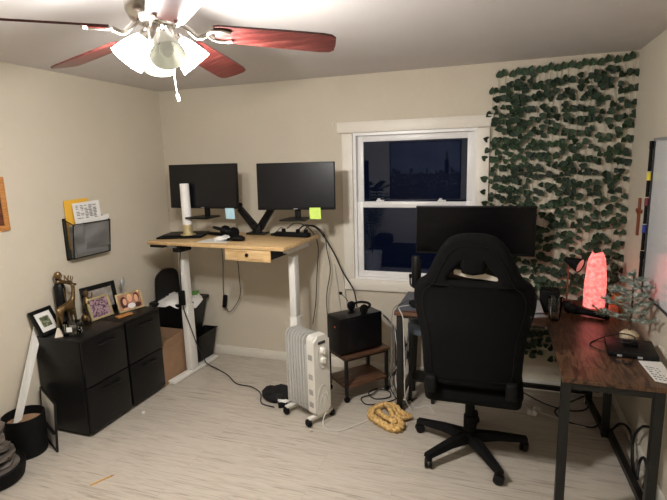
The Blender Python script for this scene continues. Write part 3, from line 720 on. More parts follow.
# ------------------------------------------------------------------ oil heater
u = V((.886, -.463, 0)); hz_ = math.atan2(-.463, .886)
ht = thing('oil_heater', 'off white oil filled radiator heater on black wheels', 'heater', (1.70, -.845, 0), hz_)
ZB, ZTp = .075, .635
for k in range(7):
    x = -.14+.031*k
    b = MB(); ol = []
    for cy, cz, a0 in ((.028, ZTp-.05, 0), (-.028, ZTp-.05, 90), (-.04, ZB+.03, 180), (.04, ZB+.03, 270)):
        for i in range(6):
            a = R(a0+90*i/5); r = .045 if a0 < 180 else .03
            ol.append((x, cy*1.0+r*math.cos(a)+ (0), cz+r*math.sin(a)))
    b.prism(ol, (.007, 0, 0)); b.cyl((x-.012, 0, ZTp-.06), (x+.02, 0, ZTp-.06), .022); b.cyl((x-.012, 0, ZB+.05), (x+.02, 0, ZB+.05), .022)
    b.box((x+.0035, 0, .34), (.018, .115, .44), bev=.006)
    build('fin', b, 'heaterfin', ht)
b = MB(); ol = []
for cy, cz, a0 in ((.035, ZTp-.035, 0), (-.035, ZTp-.035, 90), (-.05, ZB+.02, 180), (.05, ZB+.02, 270)):
    for i in range(6):
        a = R(a0+90*i/5); r = .035 if a0 < 180 else .02
        ol.append((.085, cy+r*math.cos(a), cz+r*math.sin(a)))
b.prism(ol, (.075, 0, 0)); bmesh.ops.bevel(b.bm, geom=[e for e in b.bm.edges if abs(e.verts[0].co.x-e.verts[1].co.x) < 1e-5 and e.verts[0].co.x > .15], offset=.014, segments=3, affect='EDGES')
fp = build('front_housing', b, 'heater', ht)
b = MB(); b.box((.161, 0, .585), (.006, .065, .02), bev=.003); build('grip', b, 'rubber', fp)
for z in (.525, .458):
    b = MB(); b.lathe([(0, 0), (.026, 0), (.024, .012), (.018, .02), (0, .02)], (.159, .01, z), seg=20, m=Matrix.Rotation(R(90), 3, 'Y')); b.box((.183, .01, z), (.006, .008, .034)); build('dial', b, 'heater', fp)
def ellipse(cy, cz, ry, rz_, a0=0, a1=360, n=24): return [(.162, cy+ry*math.cos(R(a0+(a1-a0)*i/n)), cz+rz_*math.sin(R(a0+(a1-a0)*i/n))) for i in range(n+1)]
b = MB(); b.tube(ellipse(.005, .50, .044, .10, -210, 30), .003, seg=6, smooth=0); build('dial_surround', b, 'heaterfin', fp)
b = MB(); b.tube(ellipse(.0, .14, .05, .14, 20, 190), .003, seg=6, smooth=0); build('raised_arch', b, 'heaterfin', fp)
b = MB(); b.tube(ellipse(.01, .12, .035, .09, 20, 180), .003, seg=6, smooth=0); build('raised_trim', b, 'heaterfin', fp)
b = MB()
for i in range(3): b.box((.161, .012+i*.016, .165+.012*i), (.004, .007, .075), rot=Euler((R(12), 0, 0)), bev=.001)
build('moulded_stripes', b, 'white', fp)
b = MB()
for z0 in (.47, .33, .22, .13):
    b = MB()
    for i in range(5): b.box((.115+.004, -.0705, z0+.008*i), (.04, .002, .004))
    build('vent', b, 'cable_grey', fp)
for x in (.125, -.12):
    b = MB(); b.box((x, 0, .055), (.035, .22, .02), bev=.006); b.cyl((x, -.115, .034), (x, .115, .034), .007); build('axle_bar', b, 'heater', ht)
    for s in (-1, 1):
        b = MB(); b.lathe([(0, -.013), (.022, -.013), (.028, -.007), (.028, .007), (.022, .013), (0, .013)], (x, s*.108, .0285), seg=20, m=Matrix.Rotation(R(90), 3, 'X')); build('wheel', b, 'matte_black', ht)

# black cloth lump and adapter beside heater
b = MB()
for c, s in (((1.345, -.70, .045), (.085, .065, .06)), ((1.400, -.665, .05), (.08, .07, .05)), ((1.455, -.70, .04), (.07, .05, .04)), ((1.390, -.735, .035), (.09, .05, .035))): b.sphere(c, 1, s, seg=16)
b.jitter(.004, 9); single('cloth_bundle', b, 'cloth', 'black crumpled cloth bundle on the floor left of the heater', 'cloth', (1.36, -.7, 0), angle=180)
b = MB(); b.box((1.475, -.795, .016), (.07, .045, .03), rot=Euler((0, 0, .5)), bev=.005); b.box((1.455, -.755, .035), (.07, .045, .012), rot=Euler((0, .15, .3)), bev=.003, mi=1)
single('power_adapter', b, ['matte_black', 'white'], 'black and white adapter on the floor between cloth bundle and heater wheel', 'adapter', (1.47, -.78, 0))

# ------------------------------------------------------------------ small side table with computer
F = V((1.915, -.63, 0)); A = V((.655, .755, 0)); Bv = V((-.755, .655, 0))
ang = math.atan2(A.y, A.x)
st = thing('side_table', 'small rustic wood and black steel side table on casters under the computer tower', 'side table', (F+A*.2+Bv*.145), ang)
LA, LB = .405, .295
b = MB(); b.box((0, 0, .352), (LA, LB, .022), bev=.002); build('tabletop', b, 'dark_wood_x', st)
b = MB(); b.box((0, 0, .12), (LA-.02, LB-.02, .018), bev=.002); build('shelf', b, 'dark_wood_x', st)
for sx in (-1, 1):
    for sy in (-1, 1):
        px, py = sx*(LA/2-.02), sy*(LB/2-.02)
        b = MB(); b.box((px, py, .20), (.022, .022, .29)); lg = build('leg', b, 'blackmetal', st)
        b = MB(); b.lathe([(0, -.012), (.02, -.012), (.024, 0), (.02, .012), (0, .012)], (px, py, .0245), seg=16, m=Matrix.Rotation(R(90), 3, 'X')); b.cyl((px, py, .035), (px, py, .06), .01); build('caster', b, 'matte_black', lg)
b = MB()
for s in (-1, 1): b.box((0, s*(LB/2-.02), .333), (LA-.06, .016, .016)); b.box((s*(LA/2-.02), 0, .333), (.016, LB-.06, .016))
build('rail', b, 'blackmetal', st)
pc = thing('computer_tower', 'black desktop computer tower standing on the small rustic side table', 'computer', (F+A*.165+Bv*.125+V((0, 0, .364))), ang)
PW, PD, PH = .375, .19, .278
b = MB(); b.box((0, 0, .008+PH/2), (PW, PD, PH), bev=.006); b.box((0, 0, .005), (PW*.9, PD*.8, .01)); build('case', b, 'cabinet', pc)
b = MB(); b.box((.02, -PD/2-.001, .008+PH/2), (PW-.09, .004, PH-.03), bev=.001); build('side_window', b, 'screen', pc)
b = MB(); b.box((-PW/2-.001, 0, .008+PH/2), (.006, PD-.02, PH-.02), bev=.002); build('front_panel', b, 'black', pc)
b = MB(); b.lathe([(0, 0), (.009, 0), (.008, .002), (0, .002)], (-PW/2-.003, -.03, .215), seg=16, m=Matrix.Rotation(R(-90), 3, 'Y')); build('badge', b, 'orange', pc)
p = F+A*.13+Bv*.12
headset((p.x+.02, p.y+.02, .364+.315), R(-28), 'black headset with boom microphone lying on top of the computer tower', mic=True, lie=R(-82), scale=.85, name='headset')

# ------------------------------------------------------------------ knotted rope toy
b = MB()
def braid(b, pts, r, turns=7, amp=.62):
    pts = [V(p) for p in pts]
    # three strands twisted round a smooth path
    q = []
    for i in range(len(pts)-1):
        p0 = pts[max(i-1, 0)]; p1 = pts[i]; p2 = pts[i+1]; p3 = pts[min(i+2, len(pts)-1)]
        for k in range(8):
            t = k/8; q.append(.5*((2*p1)+(p2-p0)*t+(2*p0-5*p1+4*p2-p3)*t*t+(3*p1-p0-3*p2+p3)*t**3))
    q.append(pts[-1]); n = len(q)
    for s in range(3):
        out = []
        for i, p in enumerate(q):
            d = (q[min(i+1, n-1)]-q[max(i-1, 0)]).normalized(); sd = d.cross(V((0, 0, 1))); sd = sd.normalized() if sd.length > .01 else V((1, 0, 0)); up = sd.cross(d)
            a = 2*PI*(turns*i/n*len(pts)/4+s/3); out.append(p+(sd*math.cos(a)+up*math.sin(a))*r*amp)
        b.tube(out, r*.58, seg=7, smooth=0)
rt = thing('rope_bundle', 'yellow thick knotted rope bundle on the floor left of the gaming chair', 'rope', (2.26, -.78, 0))
sc_ = lambda pts: [(2.28+(x-2.27)*.86, -.765+(y+.78)*.86, z*.88) for x, y, z in pts]
specs = [([(2.10, -.70, .03), (2.16, -.62, .035), (2.26, -.62, .045), (2.34, -.70, .035), (2.40, -.735, .03)], .026),
         ([(2.10, -.70, .03), (2.11, -.80, .03), (2.20, -.88, .032), (2.30, -.94, .03), (2.36, -.93, .03), (2.37, -.86, .032), (2.30, -.80, .04)], .03),
         ([(2.16, -.75, .045), (2.24, -.84, .055), (2.33, -.88, .045)], .028),
         ([(2.20, -.66, .07), (2.25, -.74, .08), (2.30, -.82, .055)], .022),
         ([(2.26, -.66, .05), (2.35, -.78, .035), (2.42, -.72, .03)], .022)]
for pts, r in specs:
    b = MB(); braid(b, sc_(pts), r*.85); build('rope_strand', b, 'rope', rt, world=True, angle=180)

# ------------------------------------------------------------------ L-shaped desk
ZL = .75
ld = thing('corner_desk', 'L-shaped dark rustic wood desk on black steel legs in the right corner', 'desk', (3.2, -.4, 0))
b = MB(); b.box((2.765, -.375, ZL-.0125), (.97, .55, .025), bev=.002); build('wing_top', b, 'dark_wood_x', ld, world=True)
b = MB(); b.prism([(3.252, -1.45, ZL-.025), (3.735, -1.45, ZL-.025), (3.735, -.06, ZL-.025), (3.2525, -.06, ZL-.025), (3.252, -.65, ZL-.025)], (0, 0, .025)); build('side_top', b, 'dark_wood', ld, world=True, smooth=False)
def legbox(x, y, z0=0, z1=ZL-.026, s=.042):
    b = MB(); b.box((x, y, (z0+z1)/2), (s, s, z1-z0), bev=.002); return build('leg', b, 'blackmetal', ld, world=True)
for x, y in ((3.272, -1.425), (3.655, -1.425), (3.63, -.57), (3.60, -.14), (2.315, -.61), (2.315, -.14)): legbox(x, y)
def rail(p, q, s=.03):
    b = MB(); p, q = V(p), V(q); d = q-p; b.box((p+q)/2, (d.length, s, s), rot=d.to_track_quat('X', 'Z').to_euler()); build('rail', b, 'blackmetal', ld, world=True)
rail((3.28, -1.425, ZL-.045), (3.65, -1.425, ZL-.045), .03); rail((3.69, -1.41, .03), (3.655, -.55, .03), .034); rail((3.63, -.56, .03), (3.60, -.15, .03), .034)
rail((3.655, -1.425, .03), (3.69, -1.41, .03), .034)
rail((2.33, -.14, .09), (3.60, -.14, .09), .03); rail((2.315, -.60, .09), (2.315, -.15, .09), .03); rail((2.315, -.60, .70), (2.315, -.15, .70), .03)
rail((2.33, -.625, .715), (3.24, -.625, .715), .02)
rail((2.32, -.60, .12), (2.32, -.15, .68), .012); rail((2.31, -.60, .68), (2.31, -.15, .12), .012)
b = MB(); b.lathe([(0, 0), (.03, 0), (.03, .012), (.01, .015), (0, .015)], (2.315, -.61, 0), seg=14); build('foot_pad', b, 'matte_black', ld, world=True)

monC = monitor((2.775, -.22, 1.262), R(0), .83, .355, 'wide black ultrawide monitor on the corner desk behind the gaming chair', stand=False, scr='mattescreen')
b = MB(); b.box((0, .09, -.27), (.07, .03, .40), bev=.006); b.box((0, .075, -.08), (.10, .05, .10)); build('stand_neck', b, 'black', monC)
b = MB(); b.box((0, .05, -.505), (.30, .20, .012), bev=.004); build('stand_base', b, 'black', monC)

b = MB(); b.prism([(2.288, -.62, ZL+.001), (2.62, -.56, ZL+.001), (2.62, -.16, ZL+.001), (2.288, -.14, ZL+.001)], (0, 0, .003)); single('grey_sheet', b, 'greysheet', 'thin grey sheet on the left end of the corner desk, under the microphone', 'mat', (2.45, -.38, ZL), smooth=False)  # thin grey sheet laid over the left end of the desk top
mc = thing('microphone', 'black desk microphone on a small stand at the left end of the corner desk', 'microphone', (2.40, -.44, ZL+.004))
b = MB(); b.lathe([(0, 0), (.052, 0), (.054, .008), (.05, .018), (.02, .026), (0, .026)], seg=24); build('base', b, 'matte_black', mc)
b = MB(); b.tube([(0, 0, .02), (0, 0, .09), (-.005, 0, .12)], .008, seg=8); b.box((-.03, 0, .205), (.045, .02, .03), bev=.005); b.tube([(-.045, 0, .2), (-.04, 0, .14), (-.005, 0, .115)], .006); build('stand', b, 'matte_black', mc)
b = MB(); b.lathe([(0, .12), (.025, .122), (.034, .14), (.034, .335), (.027, .352), (0, .355)], seg=20); build('capsule', b, 'black', mc)
b = MB()
for c, s in (((2.42, -.52, ZL+.016), (.05, .03, .016)), ((2.47, -.50, ZL+.02), (.045, .03, .02))): b.sphere(c, 1, s)
single('game_controller', b, 'matte_black', 'small black controller on the corner desk in front of the microphone', 'controller', (2.44, -.51, ZL))

sl = thing('stool', 'blue grey padded stool on black legs under the left end of the corner desk', 'stool', (2.44, -.36, 0))
b = MB(); b.lathe([(0, .52), (.10, .52), (.115, .54), (.115, .58), (.10, .605), (.05, .618), (0, .62)], seg=28); build('seat', b, 'bluegrey', sl)
for sx, sy in ((-1, -1), (1, -1), (1, 1), (-1, 1)):
    b = MB(); b.tube([(sx*.06, sy*.06, .52), (sx*.085, sy*.085, 0)], .014, smooth=0); build('leg', b, 'blackmetal', sl)
b = MB(); b.box((0, 0, .16), (.15, .15, .015)); build('footrest', b, 'blackmetal', sl)

# things on the right wing
gl = MB(); gl.lathe([(0, 0), (.032, 0), (.034, .003), (.042, .145), (.039, .145), (.031, .012), (0, .012)], (3.30, -.56, ZL), seg=28); single('drinking_glass', gl, 'glass', 'clear drinking glass on the corner desk beside the dark speaker', 'glass', (3.30, -.56, ZL))
b = MB(); b.box((3.285, -.36, ZL+.075), (.12, .10, .15), bev=.012); single('speaker', b, 'matte_black', 'small black speaker box behind the drinking glass', 'speaker', (3.285, -.36, ZL))
ts = thing('tablet_stand', 'silver tilted stand beside the glass, right of the gaming chair back', 'stand', (3.175, -.50, ZL), R(20))
b = MB(); b.box((0, 0, .004), (.14, .12, .008), bev=.002); build('base', b, 'silver', ts)
b = MB(); b.box((0, .02, .05), (.13, .006, .10), rot=Euler((R(-50), 0, 0)), bev=.002); build('plate', b, 'silver', ts)
b = MB(); b.box((3.16, -.63+.08, ZL+.003), (.12, .06, .004)); 
single('notepad', b, 'greypic', 'pale grey notepad at the corner desk edge in front of the silver stand', 'notepad', (3.16, -.55, ZL)) if False else b.bm.free()
lamp = thing('desk_lamp', 'black cone shaped desk lamp beside the glowing pink crystal lamp', 'lamp', (3.41, -.20, ZL))
b = MB(); b.lathe([(0, 0), (.055, 0), (.055, .012), (.02, .018), (0, .018)]); build('base', b, 'matte_black', lamp)
b = MB(); b.tube([(0, 0, .015), (0, 0, .30)], .005, seg=8, smooth=0); build('pole', b, 'redwood', lamp)
dirv = V((.78, -.55, -.28)).normalized(); q = dirv.to_track_quat('Z', 'Y').to_matrix()
b = MB(); b.lathe([(0, -.03), (.018, -.028), (.024, 0), (.052, .085), (.050, .087), (.02, .01), (0, .0)], (0, 0, .315), seg=24, m=q); build('lamp_head', b, 'matte_black', lamp)
b = MB(); b.lathe([(0, .07), (.044, .072), (.046, .08), (.03, .086), (.015, .088), (0, .088)], (0, 0, .315), seg=24, m=q); build('lens', b, 'white', lamp)
# crystal lamp
cl = thing('crystal_lamp', 'tall glowing pink crystal lamp on the corner desk', 'lamp', (3.565, -.30, ZL))
b = MB(); b.lathe([(0, 0), (.075, 0), (.075, .02), (.06, .026), (0, .026)], seg=20); build('base', b, 'redwood', cl)
b = MB(); n = 11; rows = []; rn = random.Random(11); irr = [rn.uniform(.86, 1.12) for _ in range(n)]
for i, (z, r) in enumerate([(.026, .066), (.07, .068), (.13, .067), (.19, .066), (.25, .063), (.31, .058), (.36, .052), (.385, .040)]):
    rows.append([b.bm.verts.new((r*irr[k]*math.cos(2*PI*k/n)*rn.uniform(.97, 1.03), .8*r*irr[k]*math.sin(2*PI*k/n), z+(rn.uniform(-.014, .014) if i > 5 else 0))) for k in range(n)])
for p_, q_ in zip(rows, rows[1:]):
    for k in range(n): b.bm.faces.new((p_[k], p_[(k+1) % n], q_[(k+1) % n], q_[k]))
b.bm.faces.new(rows[-1]); b.bm.faces.new(rows[0][::-1]); build('crystal', b, 'salt', cl, smooth=False)
dv_ = thing('flashlight', 'long black handheld flashlight lying in front of the pink crystal lamp', 'flashlight', (3.50, -.44, ZL))
b = MB(); b.tube([(3.42, -.40, ZL+.035), (3.45, -.42, ZL+.032), (3.50, -.445, ZL+.028), (3.62, -.50, ZL+.021)], .02, seg=14, radii=[.034, .03, .021, .02]); build('barrel', b, 'matte_black', dv_, world=True)
b = MB(); b.sphere((3.40, -.385, ZL+.04), .04, (.9, .9, 1)); build('head', b, 'black', dv_, world=True)
b = MB(); b.lathe([(0, 0), (.045, 0), (.05, .03), (.04, .05), (0, .052)], (3.345, -.30, ZL), seg=16); single('black_bowl', b, 'black', 'small round black dish left of the flashlight on the corner desk', 'dish', (3.345, -.30, ZL)) if False else b.bm.free()
b = MB(); b.lathe([(0, 0), (.04, 0), (.043, .01), (.043, .085), (.03, .10), (.024, .105), (.024, .125), (0, .125)], (3.695, -.30, ZL), seg=24); single('amber_bottle', b, 'amber', 'amber glass bottle behind the small flocked tree', 'bottle', (3.695, -.30, ZL))
b = MB(); b.box((3.665, -.375, ZL+.031), (.05, .05, .06), bev=.006); single('orange_candle', b, 'orange', 'small orange block candle between the crystal lamp and the amber bottle', 'candle', (3.665, -.375, ZL))

# flocked tree
tr = thing('flocked_tree', 'small snow flocked artificial fir tree on a cream base', 'artificial tree', (3.655, -.84, ZL))
b = MB(); b.lathe([(0, 0), (.038, 0), (.048, .015), (.048, .035), (.034, .052), (.012, .058), (0, .058)], seg=16); b.jitter(.002, 2); build('base', b, 'burlap', tr)
b = MB(); b.tube([(0, 0, .05), (.002, .0, .2), (0, .003, .39)], .006, radii=[.008, .006, .003]); build('trunk', b, 'bark', tr)
b = MB(); rn = random.Random(21)
def needles(p, q, r, n):
    p, q = V(p), V(q); d = (q-p).normalized()
    for i in range(n):
        t = rn.random(); c = p.lerp(q, t); a = rn.random()*2*PI
        o = d.orthogonal().normalized(); o.rotate(Matrix.Rotation(a, 3, d)); e = c+(o*.85+d*.7)*r*rn.uniform(.7, 1.1); w = d.cross(o)*.0017
        b.bm.faces.new([b.bm.verts.new(c-w), b.bm.verts.new(c+w), b.bm.verts.new(e)])
for i in range(26):
    t = i/25; z = .10+.27*t; ln = (.17*(1-t)**.8+.03); a = i*2.399+.4
    if math.cos(a)*ln > .085: ln = .085/math.cos(a)
    p0 = V((0, 0, z)); p1 = V((ln*.6*math.cos(a), ln*.6*math.sin(a), z+.015)); p2 = V((ln*math.cos(a), ln*math.sin(a), z+.05*(1-t)+.01))
    b.tube([p0, p1, p2], .0035, seg=5, smooth=3); needles(p0, p1, .02, 60); needles(p1, p2, .022, 90)
    if ln > .08:
        for s in (-1, 1):
            e = p1+V((math.cos(a+s*.9), math.sin(a+s*.9), .3))*ln*.33
            if e.x < .1: b.tube([p1, e], .0028, seg=5, smooth=0); needles(p1, e, .02, 60)
needles((0, 0, .3), (0, 0, .40), .022, 150)
build('branches', b, 'needle', tr, smooth=False)

# black box device with coiled cable, paper
rt_ = thing('cable_box', 'flat black media box with cables lying on the right wing of the desk', 'media box', (3.625, -1.015, ZL), R(-6))
b = MB(); b.box((0, 0, .014), (.225, .235, .026), bev=.004); build('housing', b, 'black', rt_)
b = MB(); b.box((-.06, -.119, .012), (.022, .004, .010)); b.box((.03, -.119, .012), (.022, .004, .010)); build('port', b, 'silver', rt_)
b = MB(); b.box((.0, .02, .036), (.07, .05, .016), bev=.005); build('adapter', b, 'matte_black', rt_)
sheet('paper_sheet', [(3.632, -1.15, ZL+.002), (3.734, -1.14, ZL+.002), (3.73, -1.41, ZL+.002), (3.645, -1.385, ZL+.002)], .003, ['white', 'print'], 'white printed paper on the near right corner of the desk', 'paper', marks=textmarks(6, 4, .1, .8, .1, .8))

# ------------------------------------------------------------------ gaming chair
ch = thing('gaming_chair', 'black fabric gaming chair seen from behind at the corner desk', 'chair', (2.815, -.98, 0))
cx, cy = 2.815, -.98
hub = V((cx, cy, 0))
for k, (wx, wy) in enumerate(((2.495, -.85), (2.60, -1.215), (2.99, -1.255), (3.135, -.885), (2.83, -.64))):
    d = V((wx-cx, wy-cy, 0)); ln = d.length; e = d.normalized(); s = V((-e.y, e.x, 0))
    b = MB()
    # tapering star arm
    p0, p1 = hub+e*.03, hub+e*(ln+.015)
    sec = [(p0, .034, .075, .135), (hub+e*ln*.5, .030, .082, .122), (p1, .024, .066, .092)]
    vs = []
    for p, w, z0, z1 in sec: vs.append([b.bm.verts.new(p+s*w+V((0, 0, z0))), b.bm.verts.new(p-s*w+V((0, 0, z0))), b.bm.verts.new(p-s*w*.7+V((0, 0, z1))), b.bm.verts.new(p+s*w*.7+V((0, 0, z1)))])
    for a_, b_ in zip(vs, vs[1:]):
        for i in range(4): b.bm.faces.new((a_[i], a_[(i+1) % 4], b_[(i+1) % 4], b_[i]))
    b.bm.faces.new(vs[0]); b.bm.faces.new(vs[-1][::-1])
    build('base_arm', b, 'matte_black', ch, world=True, smooth=False)
    cst = MB(); wd = V((math.cos(k*1.3+.4), math.sin(k*1.3+.4), 0)); side = V((-wd.y, wd.x, 0)); ctr = V((wx, wy, .03))
    qm = side.to_track_quat('Z', 'Y').to_matrix()
    for sg in (-1, 1): cst.lathe([(0, -.009), (.022, -.009), (.03, -.005), (.03, .005), (.022, .009), (0, .009)], ctr+side*.014*sg, seg=20, m=qm)
    cst.cyl(ctr+V((0, 0, .01)), ctr+V((0, 0, .045)), .01); cst.box(ctr+V((0, 0, .03)), (.02, .02, .02))
    build('caster', cst, 'black', ch, world=True)
b = MB(); b.lathe([(0, .07), (.05, .07), (.05, .135), (.036, .145), (.036, .24), (.028, .245), (.028, .40), (0, .40)], (cx, cy, 0), seg=24); build('gas_lift', b, 'matte_black', ch, world=True)
b = MB(); b.box((cx, cy, .405), (.22, .30, .05), bev=.01); b.tube([(cx+.1, cy, .40), (cx+.2, cy-.03, .395), (cx+.26, cy-.04, .39)], .008); build('tilt_mechanism', b, 'matte_black', ch, world=True)
b = MB(); b.box((cx+.02, cy-.01, .475), (.52, .50, .095), bev=.035, seg=4); build('seat', b, 'fabric', ch, world=True)
for s in (-1, 1):
    b = MB(); b.box((cx+.02+s*.225, cy-.01, .505), (.085, .46, .10), bev=.035, seg=4); build('seat_bolster', b, 'fabric', ch, world=True)
    b = MB(); b.box((cx+.012+s*.21, cy-.275, .555), (.058, .07, .10), bev=.016, seg=3); build('hinge_cover', b, 'matte_black', ch, world=True)
# backrest: outline with an opening, rounded edges, sides swept forward
SX = .945
half = [(.0, .875), (.06, .872), (.11, .855), (.145, .82), (.175, .77), (.195, .73), (.215, .685), (.245, .64), (.283, .59), (.306, .54), (.306, .47), (.285, .38), (.262, .28), (.252, .16), (.25, .10), (.24, .05), (.2, .03), (0, .03)]
half = [(x*SX, .05+(z-.02)*.952+.019) if z < .6 else (x*SX, z) for x, z in half]
outline = half + [(-x, z) for x, z in half[-2:0:-1]]
hole = [(.050, .775), (.072, .768), (.130, .705), (.150, .672), (.142, .640), (.10, .626), (-.10, .626), (-.142, .640), (-.150, .672), (-.130, .705), (-.072, .768), (-.050, .775), (-.038, .765), (-.034, .715), (.034, .715), (.038, .765)]
def filled(outlines, ext, bev):
    cu = bpy.data.curves.new('tmp', 'CURVE'); cu.dimensions = '2D'; cu.fill_mode = 'BOTH'; cu.extrude = ext; cu.bevel_depth = bev; cu.bevel_resolution = 3
    for o_ in outlines:
        s = cu.splines.new('POLY'); s.points.add(len(o_)-1); s.use_cyclic_u = True
        for i, (x, z) in enumerate(o_): s.points[i].co = (x, z, 0, 1)
    ob = bpy.data.objects.new('tmp', cu); C.objects.link(ob)
    dg = bpy.context.evaluated_depsgraph_get(); m2 = bpy.data.meshes.new_from_object(ob.evaluated_get(dg)); bpy.data.objects.remove(ob)
    b = MB(); b.bm.from_mesh(m2); bpy.data.meshes.remove(m2); bmesh.ops.remove_doubles(b.bm, verts=b.bm.verts, dist=1e-5)
    return b
def smoothloop(o_, n=3):
    out = []
    N = len(o_)
    for i in range(N):
        p0, p1, p2, p3 = (V(o_[(i+k-1) % N]) for k in range(4))
        for k in range(n):
            t = k/n; q = .5*((2*p1)+(p2-p0)*t+(2*p0-5*p1+4*p2-p3)*t*t+(3*p1-p0-3*p2+p3)*t**3); out.append((q.x, q.y))
    return out
bk = filled([smoothloop(outline), smoothloop(hole, 2)], .018, .026)
bmesh.ops.triangulate(bk.bm, faces=bk.bm.faces)
bmesh.ops.subdivide_edges(bk.bm, edges=[e for e in bk.bm.edges if e.calc_length() > .12], cuts=2, use_grid_fill=False)
bxx, byy, bzz, lean = cx+.012, cy-.245, .50, R(-7)
def place_back(b):
    # curve plane (x, z, depth) -> world, leaning backwards, sides swept forward
    for v in b.bm.verts:
        x, z, d = v.co.x, v.co.y, v.co.z
        y = -d+1.1*max(0, abs(x)-.12)**2*2
        v.co = V((bxx+x, byy+y-z*math.sin(-lean)*.55, bzz+z))
place_back(bk); back = build('backrest', bk, 'fabric', ch, world=True, angle=60)
lin_ = filled([smoothloop([(x*1.05, .70+(z-.70)*1.06) for x, z in hole], 2), smoothloop([(x*.97, .70+(z-.70)*.95) for x, z in hole], 2)], .035, .006)
place_back(lin_); build('opening_liner', lin_, 'black', back, world=True)
st_ = MB(); pts = [V((x*.90, .43+(z-.43)*.93, .046)) for x, z in smoothloop(outline, 2)]; st_.tube(pts+[pts[0]], .0016, seg=5, smooth=0); place_back(st_); build('piping', st_, 'black', back, world=True)
sp = MB(); sp.prism([(-.10, .712, .0), (-.02, .697, .0), (.06, .692, .0), (.135, .668, .0), (.13, .652, .0), (.05, .662, .0), (-.02, .666, 0), (-.095, .682, .0)], (0, 0, .006)); place_back(sp); build('strap', sp, 'strap', back, world=True, smooth=False)
cu_ = MB(); cu_.box((0, .70, -.062), (.32, .19, .06), bev=.025, seg=3); place_back(cu_); hc = build('head_cushion', cu_, 'foam', ch, world=True)

# ------------------------------------------------------------------ ivy garlands on the back wall
def garland(x, ztop, length, seed):
    rn = random.Random(seed)
    t = thing('ivy_garland', 'artificial ivy garland with dark green leaves hanging on the back wall', 'garland', (x, 0, ztop), 0, 'ivy garlands hanging from the top of the back wall')
    def path(s): return V((.010*math.sin(s*5+seed)+.004*math.sin(s*17+seed*2), -.014-.006*math.sin(s*7+seed), -s))
    b = MB(); n = int(length/.06); b.tube([path(length*i/n) for i in range(n+1)], .0016, seg=5, smooth=0)
    b.tube([(0, -.001, .02), (0, -.014, .01), (0, -.014, 0)], .002, seg=5, smooth=0)
    build('vine', b, 'vine', t)
    b = MB()
    def leaf(p, out, droop, size):
        """heart shaped folded leaf: base at p, pointing along out"""
        f = out.normalized(); side = f.cross(V((0, -1, 0))); side = side.normalized() if side.length > .1 else V((1, 0, 0)); nrm = side.cross(f)
        if nrm.y > 0: nrm = -nrm
        prof = [(0, 0), (-.10, .22), (.08, .44), (.38, .46), (.70, .28), (1.0, 0)]
        mid = [p+f*size*u+nrm*(-.02*size*math.sin(PI*max(u, 0))) for u, w in prof]
        mv = [b.bm.verts.new(mid[0]), b.bm.verts.new(mid[2]), b.bm.verts.new(mid[3]), b.bm.verts.new(mid[4]), b.bm.verts.new(mid[5])]
        for sg in (-1, 1):
            ed = [b.bm.verts.new(p+f*size*u+side*sg*w*size+nrm*(.22*w*size)) for u, w in prof[1:5]]
            try:
                b.bm.faces.new((mv[0], ed[0], ed[1], mv[1])); b.bm.faces.new((mv[1], ed[1], ed[2], mv[2])); b.bm.faces.new((mv[2], ed[2], ed[3], mv[3])); b.bm.faces.new((mv[3], ed[3], mv[4]))
            except ValueError: pass
    s = .0
    # the leaf at the pinned end points up
    leaf(V((rn.uniform(-.004, .004), -.018, -.012)), V((rn.uniform(-.3, .5), -.2, 1)), 0, .05)
    s = .05+rn.uniform(0, .05)
    while s < length:
        p = path(s); k = rn.choice((1, 2, 2, 2, 3))
        for j in range(k):
            sg = -1 if j % 2 else 1
            o = V((sg*rn.uniform(.5, 1), -rn.uniform(.1, .6), rn.uniform(-1.1, .6)))
            q = p+V((sg*rn.uniform(.004, .022), -rn.uniform(.002, .015), rn.uniform(-.012, .012)))
            leaf(q, o, 0, rn.uniform(.038, .056))
        s += rn.uniform(.058, .112)
    build('leaves', b, 'leaf', t)
    return t
xs = [2.915, 2.945, 3.0, 3.03, 3.055, 3.085, 3.11, 3.17, 3.205, 3.245, 3.285, 3.325, 3.37, 3.415, 3.46, 3.50, 3.545, 3.60, 3.65, 3.70, 3.735]
for i, x in enumerate(xs):
    zt = 2.345+.048*(x-2.9)/.85+.008*math.sin(i*2.3)
    g = garland(x, zt, (2.06 if 3.1 < x < 3.4 else 1.86)+.05*math.sin(i*1.7), 100+i)
    if i == 20: pass
nth = ['first', 'second', 'third', 'fourth', 'fifth', 'sixth', 'seventh', 'eighth', 'ninth', 'tenth', 'eleventh']
gl_ = sorted([o for o in C.objects if o.name.startswith('ivy_garland')], key=lambda o: o.location.x)
for i, o in enumerate(gl_):
    j = len(gl_)-1-i
    o['label'] = ('dark green ivy garland, %s full strand from the window side of the ivy curtain' % nth[i]) if i <= 10 else ('dark green ivy garland, %s strand from the right hand room corner' % nth[j])
g = garland(2.868, 2.235, 1.15, 77)
g['label'] = 'sparse ivy garland hanging close beside the right window casing, leftmost strand'

